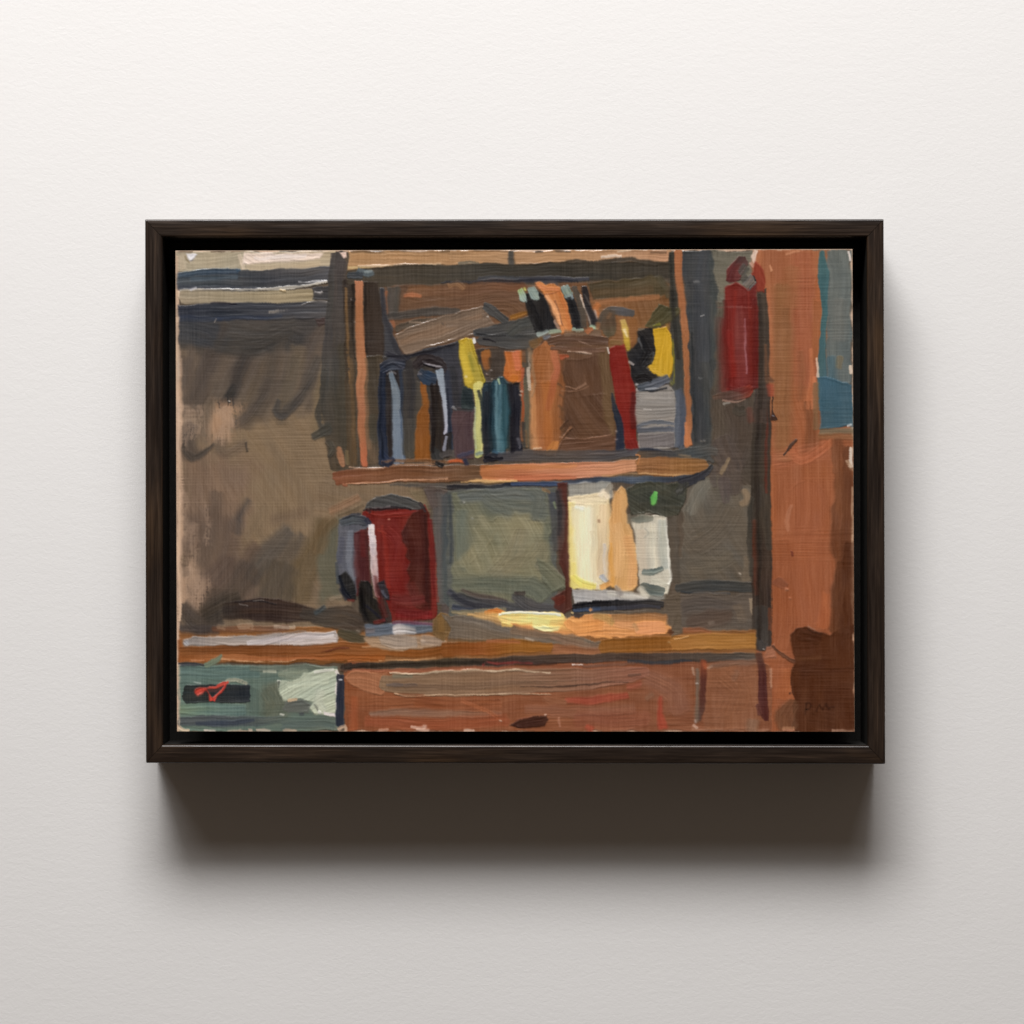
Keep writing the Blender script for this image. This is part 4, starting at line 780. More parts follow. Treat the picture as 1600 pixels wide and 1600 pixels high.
# --- drawers below
part('painted_drawer')
P("536,1036 1100,1030 1182,1028 1204,1040 1204,1143 536,1143", (134,80,52), ang=0, rag=1.5, h=.15, st=9, c2=(134,86,62), grad=0)
S("535,1044 560,1042 620,1039 700,1036 760,1036 860,1030 960,1028 1060,1028 1178,1026", [8,10,13,14,14,14,14,14,12], [(58,50,46),(64,58,50),(66,58,46),(64,54,48),(66,54,48),(78,64,56),(72,60,54),(74,66,60),(88,80,72)], st=9, sl=110, rag=.06, h=.3, cap=.3)
S("790,1037 840,1037 870,1036", 4, (60,46,42), a=.8, soft=1.4); S("754,1041 760,1035 790,1037 830,1036", [4,3,3,2], (140,58,54), a=.8, soft=1.1); S("980,1035 1060,1034 1080,1034", [5,6,3], (56,60,66), a=.75, soft=1.6)
S("538,1047 600,1048 700,1045 800,1043", [5,5,5,4], (156,98,72), a=.85, soft=1.4); S("894,1039 910,1038", [2.4,2], (226,216,206), a=.85, soft=.8); S("910,1040 960,1040 990,1038", 4, (110,82,70), a=.6, dry=.36)
P("537,1058 545,1050 570,1048 604,1052 606,1075 596,1090 570,1082 548,1072", (162,108,76), ang=4, rag=1.6, h=.35, st=7)
S("600,1068 680,1068 780,1066 880,1062 960,1058 1010,1050", [26,40,40,36,28,16], [(130,106,82),(132,106,82),(132,104,80),(134,102,80),(138,98,78),(142,94,76)], st=9, sl=120, rag=.04, h=.3, ridge=.3, cap=.5, a=.94)
S("612,1056 640,1056", [8,6], (116,112,92), a=.7, soft=2.5); S("604,1070 620,1070 650,1071", [5,7,3], (92,82,78), a=.75, soft=1.6, dry=.2)
S("630,1072 700,1074 800,1068 900,1064", [7,8,6,5], (112,88,70), a=.5, dry=.46, soft=1.4); S("812,1073 870,1072 920,1068 980,1066", [2,2.6,2.4,1.6], (76,56,46), a=.75, dry=.24, soft=.8); S("980,1056 1000,1054", 4, (100,74,62), a=.6, dry=.3)
S("608,1051 650,1053 700,1049 780,1048 860,1051", [3,3,2.4,2.4,2], (206,184,154), a=.8, soft=.9, h=.9); S("615,1083 640,1089 680,1087 780,1085 860,1085", [2,3,2.6,2.4,1.6], (196,168,136), a=.75, soft=.9, h=.9); S("622,1086 660,1088", 2, (70,58,46), a=.6, soft=.9)  # pale strokes: highlights of the raised paint lips, put into the colour
S("545,1100 600,1104 660,1100", [24,28,24], (138,85,57), a=.6, soft=8); S("650,1098 720,1102 780,1100", [16,22,18], (136,80,52), a=.7, soft=6, st=12)
S("576,1116 640,1114 720,1116 780,1116", [8,12,12,8], [(140,112,94),(136,106,88),(136,102,82),(144,96,72)], a=.8, soft=3, st=8); S("720,1095 760,1112 775,1122", 5, (172,104,70), a=.6, soft=2)
S("570,1128 680,1132 790,1126", [16,20,18], (146,78,52), a=.7, soft=6); S("552,1090 550,1140", [10,14], (160,86,54), a=.6, soft=4)
S("884,1095 920,1094 980,1088", [8,14,10], (158,76,58), a=.8, soft=3, st=10); S("980,1075 1000,1070", 10, (152,82,64), a=.6, soft=4); S("850,1092 860,1096 884,1098", [10,12,8], (148,100,74), a=.6, soft=4)
S("820,1108 900,1112 990,1108", [12,16,14], (140,96,76), a=.55, soft=5); S("900,1124 960,1126 1010,1124", [26,30,26], (140,84,64), a=.6, soft=9); S("1010,1060 1050,1080 1060,1110", [30,34,34], (142,98,78), a=.65, soft=10, st=8)
S("1032,1088 1030,1112 1034,1138", [4,8,16], (166,72,54), a=.75, soft=3); S("916,1136 924,1142", [8,10], (164,74,56), a=.7, soft=3); S("1010,1092 1020,1085", 8, (126,96,76), a=.5, soft=3)
P("795,1132 808,1124 830,1119 852,1118 856,1125 850,1134 826,1137 806,1136", (64,39,32), ang=-6, rag=1.2, h=.3, st=8); S("804,1124 830,1119", 2, (120,70,52), a=.6, soft=1)
S("872,1120 874,1135", 3, (176,124,100), a=.7, dry=.2); D(850,1116,1.4,(200,170,150)); D(779,1126,1.2,(210,190,170))
P("1102,1038 1182,1032 1184,1140 1098,1140", (138,91,65), ang=88, rag=1.8, soft=2.5, h=.15, st=8)
S("1130,1060 1150,1080 1140,1110", [34,40,40], (134,88,62), a=.55, soft=12); S("1110,1040 1150,1036 1180,1034", 8, (120,92,76), a=.75, soft=3); S("1150,1048 1145,1062", 8, (128,92,72), a=.5, soft=3)
S("1099,1032 1098,1060 1097,1095 1091,1124", [9,10,11,5], [(130,68,46),(88,50,42),(84,50,42),(80,60,54)], rag=.09, st=8, h=.35); S("1088,1045 1089,1080 1087,1128", [6,6,6], (110,100,88), a=.75, soft=2.5); S("1100,1036 1102,1044", 6, (170,92,60), a=.7, soft=2)
S("1081,1044 1083,1056", 3, (186,156,134), a=.6, dry=.36); S("1104,1043 1112,1041", 3, (190,160,136), a=.6, dry=.32); D(1087,1069,1.2,(190,180,170)); S("1082,1134 1088,1138", 5, (196,164,144), a=.7, dry=.3); S("1085,1125 1086,1130", 3, (190,170,160), a=.7)
S("1184,1022 1190,1045 1190,1085 1192,1112 1196,1126", [12,12,15,15,6], [(88,62,52),(80,46,42),(76,42,40),(78,42,40),(80,44,40)], rag=.07, st=7, h=.35); S("1182,1100 1186,1116", [6,8], (92,54,48), a=.8, dry=.2)
S("1204,1045 1203,1075", 5, (190,150,124), a=.5, dry=.48); S("1175,1125 1172,1140", 18, (132,104,84), a=.6, soft=5)
S("1228,1050 1222,1090", [22,26], (168,98,60), a=.6, soft=7)
# --- lower left appliance
part('painted_appliance')
P("277,1040 360,1041 480,1039 526,1043 525,1143 278,1143", (100,120,108), ang=0, rag=1.8, h=.3, st=8, c2=(98,108,96), grad=0, sl=90)
S("280,1050 340,1052 400,1050", [16,20,18], (92,116,108), a=.8, soft=3, st=8); S("278,1039 300,1038 330,1040", [5,6,2], (58,62,68), a=.9, soft=1.4)
S("320,1040 334,1034 340,1030 346,1024", [8,10,8,4], (112,126,106), rag=.1, st=9, h=.45)
S("390,1045 440,1044 480,1044", [8,10,8], (104,112,100), a=.7, soft=3); S("410,1049 430,1049", 4, (176,176,154), a=.7, dry=.26); S("440,1049 447,1048", 4, (160,160,140), a=.6, dry=.3)
S("420,1080 430,1100 424,1120", [40,46,40], (98,101,85), a=.75, soft=10, st=9); S("396,1080 394,1110", 24, (88,102,92), a=.75, soft=6)
S("280,1108 320,1108 380,1108", [16,20,18], [(108,126,104),(100,124,112),(94,118,110)], st=12, sl=100, bw=1.4, h=.4, soft=2)
S("278,1128 330,1126 400,1128 440,1124", [14,18,16,10], [(76,82,84),(78,84,88),(78,86,86),(90,100,92)], st=9, sl=80, soft=2, h=.35); S("304,1130 330,1130 380,1128 395,1126", [4,8,7,3], (52,62,78), a=.8, soft=2, st=8)
S("440,1132 480,1130 520,1132", [16,16,14], (90,102,96), a=.85, soft=4, st=8)
S("288,1085 330,1084 384,1083", [26,28,27], [(46,50,50),(42,44,46),(40,44,50)], st=6, sl=80, rag=.06, h=.4, cap=.35, ridge=.4)
S("300,1067 312,1069", 2, (190,190,180), a=.7, soft=.8); S("352,1064 366,1062 382,1068", 6, (178,170,146), a=.65, dry=.36, rag=.3)
part('painted_red_mark')
S("304,1083 310,1079 318,1077", [10,11,6], (196,70,58), a=.93, rag=.3, st=22, h=.7, soft=1.3, bw=1.3)
S("314,1077 324,1076 336,1074 347,1069 355,1067", [4,3.5,3.5,4.5,3], (200,74,60), a=.9, rag=.3, st=20, h=.7, soft=1, dry=.14)
S("351,1070 346,1079 338,1086 331,1094", [3,3.5,4,8], (198,66,56), a=.9, rag=.3, st=20, h=.7, soft=1.1)
S("320,1078 325,1086 328,1095", [2.5,4,8], (196,64,54), a=.92, rag=.3, st=20, h=.7, soft=1.1)
S("322,1078 334,1080 342,1076", 4, (104,62,58), a=.6, soft=2); S("306,1087 314,1084", 3, (222,112,96), a=.7, soft=1)
part('painted_paper')
S("436,1054 460,1056 478,1052", [12,18,12], (132,140,120), a=.75, soft=4, rag=.3, st=9)
P("433,1067 452,1064 468,1062 474,1052 492,1048 508,1046 526,1044 528,1058 523,1080 524,1100 526,1118 490,1118 478,1108 490,1099 468,1093 440,1094 434,1080", (178,184,160), ang=-25, rag=2.2, h=.5, st=10, bw=1.6)
S("450,1072 480,1066 510,1064", [12,14,12], (184,190,166), a=.7, soft=4, st=12); S("500,1080 496,1100 506,1112", [14,16,12], (182,186,166), a=.7, soft=3, st=10)
S("524,1048 528,1060 524,1078 527,1115", [6,5,3,4], (226,214,206), a=.85, dry=.2, soft=1.2, rag=.3); S("506,1116 525,1118", 5, (216,204,200), a=.85, rag=.3); S("490,1050 520,1046", 5, (214,210,198), a=.7, dry=.24)
P("446,1096 470,1094 486,1100 480,1114 450,1114 440,1106", (96,100,94), ang=0, rag=2.2, soft=2, h=.3, st=8); S("448,1094 462,1093", 4, (196,164,128), a=.75, soft=1.2); D(498,1114,2.6,(224,222,212)); D(433,1065,2,(206,204,188)); S("434,1066 434,1076", 2, (70,74,70), a=.7, soft=.8); S("436,1116 442,1118", 4, (206,204,190), a=.7, dry=.2); S("466,1115 472,1115", 4, (70,74,80), a=.8, dry=.1)
S("490,1102 496,1112", 3, (96,98,88), a=.7, soft=1)
S("531,1056 530,1090 529,1132", [12,12,13], [(46,48,58),(40,46,62),(44,50,64)], st=8, rag=.12, h=.4); S("532,1044 546,1042", [12,12], (54,46,42), a=.9, rag=.2); S("531,1047 540,1048", 4, (96,70,56), a=.7); D(530,1062,2,(236,236,234)); S("526,1138 536,1134 538,1142", 5, (202,172,144), a=.85, soft=1.4)
# --- dark shape, bottom right
part('painted_chair')
P("1236,992 1244,983 1262,981 1284,988 1296,992 1304,984 1318,978 1334,976 1335,1143 1236,1143 1240,1090 1234,1060 1240,1030", (76,43,28), ang=88, rag=2.2, h=.2, st=6, c2=(80,47,32), grad=90)
S("1326,850 1322,900 1318,950 1318,984", [14,24,32,34], (84,50,34), a=.92, soft=6, st=9, rag=.2); S("1312,880 1306,940 1303,985", [8,12,14], (100,62,42), a=.7, soft=3, dry=.22, rag=.3); S("1250,992 1280,1000", [14,20], (68,38,25), a=.7, soft=4); S("1262,983 1272,989 1286,991", 2.4, (60,38,30), a=.7, soft=1); S("1262,980 1274,986", 1.8, (130,100,84), a=.6, soft=.8)
S("1240,1044 1290,1048 1334,1046", [8,10,8], (76,44,30), a=.6, soft=4); S("1244,1030 1280,1028", 8, (100,64,42), a=.5, soft=4)
S("1240,1100 1225,1120 1232,1138", [20,36,30], (104,70,50), a=.8, soft=5, st=8); S("1270,1120 1300,1125", 40, (82,50,35), a=.5, soft=12); S("1222,1138 1240,1137", 5, (170,122,90), a=.7, soft=1.4)
S("1206,1009 1216,1020 1240,1034", [2,5,7], (88,58,44), a=.9, rag=.15, soft=1.1); S("1232,1084 1238,1081", 2.5, (86,52,40), a=.9, soft=.9); S("1234,1072 1237,1092", 3, (166,104,70), a=.5, soft=1.5)
part('painted_signature')
for q in ("1261,1101 1259,1109 1257,1118","1259,1102 1264,1099 1268,1103 1264,1108 1259,1110","1270,1115 1271,1115","1275,1112 1278,1106 1281,1100","1281,1100 1284,1106 1286,1109","1286,1109 1289,1103 1291,1098","1291,1098 1293,1104 1295,1108","1295,1108 1299,1105 1304,1105"):
    S(q, 2.1, (46,26,20), a=.66, soft=.7, rag=.3, h=.25, ridge=0)
# --- last dark accents
part('painted_shelf_unit')
S("690,441 760,439 830,437 905,438", [3,5,5,3], (44,45,52), a=.75, soft=1.4, rag=.3, dry=.1)
S("598,450 604,500 620,545 636,562", [4,6,8,5], (52,52,57), a=.75, soft=2, rag=.3)
S("571,444 572,500 574,552", [3,4,3], (42,35,31), a=.7, soft=1.3); S("553,445 552,500 555,560", [4,5,3], (42,36,32), a=.75, soft=1.3, rag=.3, dry=.12)
S("1050,398 1053,450 1056,505 1060,560", [3,5,7,5], (44,43,40), a=.75, soft=1.5, rag=.3); S("1081,520 1084,600 1088,690", [3,4,4], (44,47,49), a=.7, soft=1.3, rag=.3)
part('painted_shelf_box')
S("606,556 640,556 680,547 716,534", [6,6,5,3], (40,40,46), a=.85, soft=1.5, rag=.25); S("640,566 644,600 642,650", [10,14,10], (52,50,51), a=.7, soft=3); S("706,572 712,600 716,636", [10,12,9], (50,50,53), a=.75, soft=3)
S("745,520 760,524 790,524", [3,4,3], (46,46,48), a=.7, soft=1.3, rag=.3); S("748,548 750,570", 6, (50,47,46), a=.7, soft=2)
part('painted_bottle')
S("595,590 594,650 597,716", [3,4,4], (26,32,46), a=.8, soft=1.2); S("608,596 610,650 609,712", [5,7,8], (40,35,35), a=.75, soft=1.6); S("596,722 606,727 616,720", [4,7,4], (28,34,52), a=.85, soft=1.2); S("600,573 614,567 628,573", [3,4,3], (36,40,52), a=.8, soft=1.2, rag=.3)
part('painted_packet')
S("728,612 732,624 738,636", [10,14,8], (36,44,48), a=.7, soft=2.4)
part('painted_bottle_pump')
S("675,600 678,650 676,706", [4,5,6], (32,28,28), a=.8, soft=1.4); S("656,570 672,563 690,569", [4,5,4], (34,30,33), a=.8, soft=1.3); S("700,606 702,650 703,676", [3,4,3], (36,40,52), a=.8, soft=1.2); S("680,722 690,727", [7,8], (34,33,34), a=.85, soft=1.4)
part('painted_bottle_teal')
S("760,612 759,650 760,708", [7,9,9], (34,38,44), a=.75, soft=2, rag=.2)
S("769,606 767,660 769,704", [3,4,4], (24,40,50), a=.8, soft=1.2); S("794,602 796,650 793,700", [3,3,3], (26,46,54), a=.7, soft=1.2); S("757,712 770,718 786,716", [5,7,4], (28,28,34), a=.85, soft=1.4, rag=.3)
part('painted_jar')
S("800,602 802,650 800,706", [6,9,8], (30,30,36), a=.75, soft=2)
part('painted_tool')
S("1004,528 1010,548 1002,568", [7,12,9], (30,30,32), a=.75, soft=2); S("996,592 1008,588 1020,594", [7,10,6], (32,31,33), a=.8, soft=1.8)
part('painted_case')
S("830,470 842,500 848,516", [7,10,8], (27,27,29), a=.75, soft=2); S("890,466 900,495 904,512", [5,7,6], (31,31,33), a=.75, soft=1.8)
part('painted_kettle')
S("530,900 536,920 546,934", [5,7,5], (26,29,38), a=.75, soft=1.4); S("562,920 566,950 572,970", [7,9,8], (27,26,27), a=.75, soft=1.8); S("566,798 590,795 622,796", [2,3,2], (34,28,30), a=.7, soft=1)
S("664,806 665,870 667,940", [4,6,5], (54,28,27), a=.65, soft=1.8)
part('painted_box')
S("702,772 705,820 704,880", [4,5,4], (58,64,69), a=.7, soft=1.8); S("706,930 730,942 770,950", [6,9,5], (46,47,54), a=.75, soft=2); S("870,766 874,800 872,836", [4,7,5], (50,48,50), a=.75, soft=2)
part('painted_worktop')
S("896,945 925,942 955,942", [4,6,4], (26,26,30), a=.8, soft=1.3, rag=.3)
part('painted_drawer')
S("538,1044 600,1040 680,1036 760,1036", [3,5,5,3], (40,35,31), a=.7, soft=1.3, rag=.25)
part('painted_fire_extinguisher')
S("1134,470 1134,540 1137,606", [5,7,9], (92,36,33), a=.6, soft=3, rag=.2); S("1180,470 1181,540 1180,606", [6,8,10], (88,32,31), a=.6, soft=3, rag=.2); S("1142,608 1160,611 1178,606", [6,8,6], (96,36,33), a=.6, soft=3)
S("1150,455 1146,520 1148,590", 5, (142,50,42), a=.45, soft=2); S("1170,452 1172,500", 4, (136,48,40), a=.45, soft=1.8)
part('painted_kettle')
S("598,820 604,870 606,920", [5,7,6], (146,52,43), a=.5, soft=2.4, rag=.3, dry=.1); S("586,900 592,940 600,964", [6,10,10], (88,36,34), a=.6, soft=3); S("612,950 640,958 668,954", [8,12,10], (92,36,35), a=.55, soft=3.5)
part('painted_door_jamb')
S("1186,640 1184,760 1185,880 1186,1000", [5,7,7,6], (44,37,33), a=.6, soft=2.5, rag=.25)
part('painted_fire_extinguisher')
S("1188,462 1190,540 1189,640", [5,6,6], (52,45,40), a=.7, soft=2)
# --- worn edges of the panel
S("276,400 277,600 278,800 279,970", 4.5, (204,174,146), a=.85, soft=1.6, rag=.5, dry=.28, st=14, ident=False)
S("278,1040 278,1140", 3.5, (176,160,138), a=.75, soft=1.2, dry=.3, ident=False)
S("278,1138 284,1141 292,1142", [8,6,4], (206,182,152), a=.9, soft=1.4, ident=False)
for x0,x1,c_ in ((316,334,(206,188,176)),(354,374,(176,156,134)),(386,392,(180,160,140)),(398,420,(190,170,150)),(440,460,(170,150,128)),(590,604,(186,140,116)),(648,668,(206,170,148)),(724,738,(206,176,156)),(1222,1240,(186,128,98)),(1300,1334,(160,124,102))):
    S(f"{x0},1141.5 {x1},1141.5", 4, c_, a=.8, dry=.26, soft=1, rag=.3, ident=False)
S("640,1136 660,1138 662,1132", 6, (210,176,156), a=.7, dry=.44, rag=.3, ident=False)
S("1080,1140 1200,1141", 3, (168,128,104), a=.5, dry=.4, soft=1, ident=False)
for x0,x1 in ((276,300),(330,352),(362,384),(610,680),(742,796)):
    S(f"{x0},392 {x1},392", 2.6, (96,78,62), a=.5, dry=.36, soft=.8, ident=False)
# wet edges: the whole paint film is dragged a little, lost here and found there, and broken by the tooth of the linen
def sample(A, X, Y):
    X = np.clip(X, 0, PW - 1.001); Y = np.clip(Y, 0, PH - 1.001); xi = X.astype(np.int32); yi = Y.astype(np.int32)
    fx = X - xi; fy = Y - yi
    if A.ndim == 3: fx = fx[..., None]; fy = fy[..., None]
    return (A[yi, xi] * (1 - fx) + A[yi, xi + 1] * fx) * (1 - fy) + (A[yi + 1, xi] * (1 - fx) + A[yi + 1, xi + 1] * fx) * fy
def blur(A):
    pad = ((1, 1), (1, 1)) + (((0, 0),) if A.ndim == 3 else ())
    B = np.pad(A, pad, mode='edge')
    B = B[:-2] * .25 + B[1:-1] * .5 + B[2:] * .25
    return B[:, :-2] * .25 + B[:, 1:-1] * .5 + B[:, 2:] * .25
def warp(o, sc, amp, sd): return o + (vn(GX / sc, GY / sc, sd) - .5) * 2 * amp
LX = GX - PX0; LY = GY - PY0
tooth = np.clip(WEAVE, -1, 1.2)
DX = warp(warp(0, 30, 1.6, 201), 6, .55, 203) + tooth * (vn(GX / 30, GY / 30, 207) - .5) * 1.8
DY = warp(warp(0, 30, 1.6, 202), 6, .55, 204) + tooth * (vn(GX / 30, GY / 30, 208) - .5) * 1.8
COLR = sample(COLR, LX + DX, LY + DY); HGT = sample(HGT, LX + DX, LY + DY)
xi = np.clip(np.rint(LX + DX), 0, PW - 1).astype(np.int32); yi = np.clip(np.rint(LY + DY), 0, PH - 1).astype(np.int32); IDS = IDS[yi, xi]
soft_ = COLR
for _ in range(3): soft_ = blur(soft_)
lost = (sstep(.48, .78, vn(GX / 27, GY / 27, 211)) * .7)[..., None]
COLR = COLR * (1 - lost) + soft_ * lost
# drag marks: streaks of slightly different pigment pulled by the bristles, upright or level by patch
up = sstep(.42, .58, vn(GX / 70, GY / 70, 214))
dr = (vn(GX / 1.5, GY / 34, 215) - .5) * up + (vn(GX / 34, GY / 1.5, 216) - .5) * (1 - up)
COLR += dr[..., None] * np.array((11, 10, 8.6), np.float32); HGT = HGT + dr * .16
# thin paint lets the linen through: threads stand a little lighter and proud, in patches
thin = np.clip(1.15 - HGT * 2.6, 0.03, 1) * (.12 + 1.5 * sstep(.40, .80, vn(GX / 55, GY / 55, 219)) + .5 * sstep(340, 290, GX) + .35 * sstep(1205, 1220, GX))
COLR += (WEAVE * thin)[..., None] * np.array((4.6, 4.1, 3.4), np.float32)
COLR += ((vn(GX / 1.3, GY / 1.3, 77) - .5) * 6)[..., None]
lum = (COLR @ np.array((.3, .59, .11), np.float32))[..., None]; cool_ = sstep(2, 24, COLR[..., 2:3] - COLR[..., 0:1])
COLR = lum + (COLR - lum) * (SATUR - .22 * cool_)
mid_ = sstep(45, 105, lum)
warm_ = 255 * (np.clip(COLR, 4, 255) / 255) ** np.array((1.045, 1.055, 1.06), np.float32)
COLR = COLR * np.array((1, .99, .97), np.float32) * (1 - mid_) + warm_ * mid_
COLR = np.clip(COLR, 6, 252)
HGT = HGT + WEAVE * 0.04 * thin
HGT = HGT * .5 + blur(HGT) * .5
# ------------------------------------------------------------------ helpers
def new_mat(name):
    m = bpy.data.materials.new(name); m.use_nodes = True
    nt = m.node_tree; nt.nodes.clear()
    out = nt.nodes.new('ShaderNodeOutputMaterial'); b = nt.nodes.new('ShaderNodeBsdfPrincipled')
    nt.links.new(b.outputs[0], out.inputs[0]); return m, nt, b
def nd(nt, typ, **kw):
    n = nt.nodes.new(typ)
    for k, v in kw.items(): setattr(n, k, v)
    return n
def noise(nt, vec, scale, detail=3, rough=.5, dist=0.0):
    n = nd(nt, 'ShaderNodeTexNoise'); n.inputs['Scale'].default_value = scale; n.inputs['Detail'].default_value = detail
    n.inputs['Roughness'].default_value = rough; n.inputs['Distortion'].default_value = dist
    if vec is not None: nt.links.new(vec, n.inputs['Vector'])
    return n.outputs[0]
def mapping(nt, vec, sc):
    n = nd(nt, 'ShaderNodeMapping'); n.inputs['Scale'].default_value = sc; nt.links.new(vec, n.inputs['Vector']); return n.outputs[0]
def ramp(nt, fac, stops):
    n = nd(nt, 'ShaderNodeValToRGB'); e = n.color_ramp.elements
    while len(e) < len(stops): e.new(0.5)
    for el, (p, c) in zip(e, stops): el.position = p; el.color = (*c, 1)
    nt.links.new(fac, n.inputs[0]); return n.outputs[0]
def math_(nt, op, a, b):
    n = nd(nt, 'ShaderNodeMath', operation=op)
    for i, v in enumerate((a, b)):
        if isinstance(v, (int, float)): n.inputs[i].default_value = v
        else: nt.links.new(v, n.inputs[i])
    return n.outputs[0]
def bump(nt, h, strength, dist, b, base=None):
    n = nd(nt, 'ShaderNodeBump'); n.inputs['Strength'].default_value = strength; n.inputs['Distance'].default_value = dist
    nt.links.new(h, n.inputs['Height'])
    if base is not None: nt.links.new(base, n.inputs['Normal'])
    nt.links.new(n.outputs[0], b.inputs['Normal'])
def mesh_obj(name, verts, faces, mat, parent=None, smooth=False):
    me = bpy.data.meshes.new(name); me.from_pydata([tuple(v) for v in verts], [], faces); me.update()
    o = bpy.data.objects.new(name, me); col.objects.link(o); me.materials.append(mat)
    if smooth: me.polygons.foreach_set('use_smooth', [True] * len(me.polygons))
    if parent: o.parent = parent
    return o

# ------------------------------------------------------------------ materials
# plaster: rolled white paint, fine stipple drawn out sideways
wall_m, nt, b = new_mat('wall_paint')
g = nd(nt, 'ShaderNodeNewGeometry').outputs['Position']
n1 = noise(nt, mapping(nt, g, (390, 620, 1)), 1.0, 3, .5, .7)
n2 = noise(nt, mapping(nt, g, (95, 190, 1)), 1.0, 2, .5, .5)
n3 = noise(nt, g, 5.0, 2)
hh = math_(nt, 'ADD', math_(nt, 'MULTIPLY', n1, 0.62), math_(nt, 'MULTIPLY', n2, 0.45))
bump(nt, hh, WALL_BUMP, 0.0007, b)
nt.links.new(ramp(nt, n3, [(0.3, (0.802, 0.797, 0.788)), (0.7, (0.817, 0.812, 0.803))]), b.inputs['Base Color'])
b.inputs['Roughness'].default_value = 0.75; b.inputs['Specular IOR Level'].default_value = 0.25

# dark stained timber, grain runs along the rail (attribute 'grain' = along, across, depth)
wood_m, nt, b = new_mat('stained_wood')
at_ = nd(nt, 'ShaderNodeAttribute', attribute_name='grain').outputs['Vector']
rn_ = nd(nt, 'ShaderNodeAttribute', attribute_name='rail_normal').outputs['Vector']
f1 = noise(nt, mapping(nt, at_, (34, 1500, 1500)), 1.0, 4, .65, .3)
f2 = noise(nt, mapping(nt, at_, (11, 330, 330)), 1.0, 3, .5, .8)
f3 = noise(nt, mapping(nt, at_, (75, 3600, 3600)), 1.0, 2, .5)
f4 = noise(nt, mapping(nt, at_, (14, 120, 120)), 1.0, 2, .5, .4)
mixv = math_(nt, 'ADD', math_(nt, 'MULTIPLY', f1, .62), math_(nt, 'MULTIPLY', f2, .38))
base = ramp(nt, mixv, [(.36, (.0085, .0050, .0036)), (.50, (.0185, .0112, .0074)), (.60, (.031, .0185, .0115)), (.74, (.070, .041, .024))])
warm = ramp(nt, f4, [(.54, (0, 0, 0)), (.72, (.55, .55, .55))])
mx = nd(nt, 'ShaderNodeMix', data_type='RGBA'); nt.links.new(warm, mx.inputs[0]); nt.links.new(base, mx.inputs[6])
nt.links.new(ramp(nt, mixv, [(.38, (.018, .009, .0045)), (.7, (.105, .056, .024))]), mx.inputs[7])
nt.links.new(mx.outputs[2], b.inputs['Base Color'])
nt.links.new(ramp(nt, f1, [(.3, (.27, .27, .27)), (.7, (.42, .42, .42))]), b.inputs['Roughness'])
bump(nt, math_(nt, 'ADD', math_(nt, 'MULTIPLY', f3, .5), f1), 0.30, 0.0002, b, rn_)
b.inputs['Specular IOR Level'].default_value = 0.5

# matt black lacquer inside the float frame
black_m, nt, b = new_mat('black_lacquer')
gp = nd(nt, 'ShaderNodeNewGeometry').outputs['Position']
nt.links.new(ramp(nt, noise(nt, gp, 260, 3), [(.3, (.015, .014, .013)), (.75, (.024, .022, .020))]), b.inputs['Base Color'])
b.inputs['Roughness'].default_value = 0.6; b.inputs['Specular IOR Level'].default_value = 0.2

# gesso-primed board edge
gesso_m, nt, b = new_mat('primed_board')
nt.links.new(ramp(nt, noise(nt, nd(nt, 'ShaderNodeNewGeometry').outputs['Position'], 300, 4), [(.3, (.36, .25, .17)), (.7, (.52, .39, .29))]), b.inputs['Base Color'])
b.inputs['Roughness'].default_value = 0.8

# oil paint: pigment per vertex, relief normals from the modelled paint thickness
oil_m, nt, b = new_mat('oil_paint')
nt.links.new(nd(nt, 'ShaderNodeAttribute', attribute_name='pigment').outputs['Color'], b.inputs['Base Color'])
nt.links.new(nd(nt, 'ShaderNodeAttribute', attribute_name='relief_normal').outputs['Vector'], b.inputs['Normal'])
gl = noise(nt, nd(nt, 'ShaderNodeNewGeometry').outputs['Position'], 90, 3)
nt.links.new(ramp(nt, gl, [(.3, (.24, .24, .24)), (.75, (.40, .40, .40))]), b.inputs['Roughness'])
b.inputs['Specular IOR Level'].default_value = 0.5

# ------------------------------------------------------------------ the wall
wall = mesh_obj('wall', [(-4, -1.6, 0), (4, -1.6, 0), (4, 2.4, 0), (-4, 2.4, 0)], [(0, 1, 2, 3)], wall_m)
wall['kind'] = 'structure'; wall['label'] = 'white painted plaster wall with a fine rolled stipple'; wall['category'] = 'wall'

# ------------------------------------------------------------------ the framed painting
pic = bpy.data.objects.new('framed_painting', None); col.objects.link(pic)
pic.empty_display_size = 0.05
pic['label'] = 'small oil painting of a kitchen shelf in a dark brown frame on the white wall'
pic['category'] = 'painting'

OUT = [(226.4, 342.6), (1381.0, 342.2), (1383.6, 1194.0), (227.8, 1192.2)]        # corners on the front plane, clockwise from top left
INN = [(253.6, 370.6), (1354.6, 370.2), (1355.6, 1164.6), (254.6, 1163.6)]
frame = bpy.data.objects.new('frame', None); col.objects.link(frame); frame.parent = pic
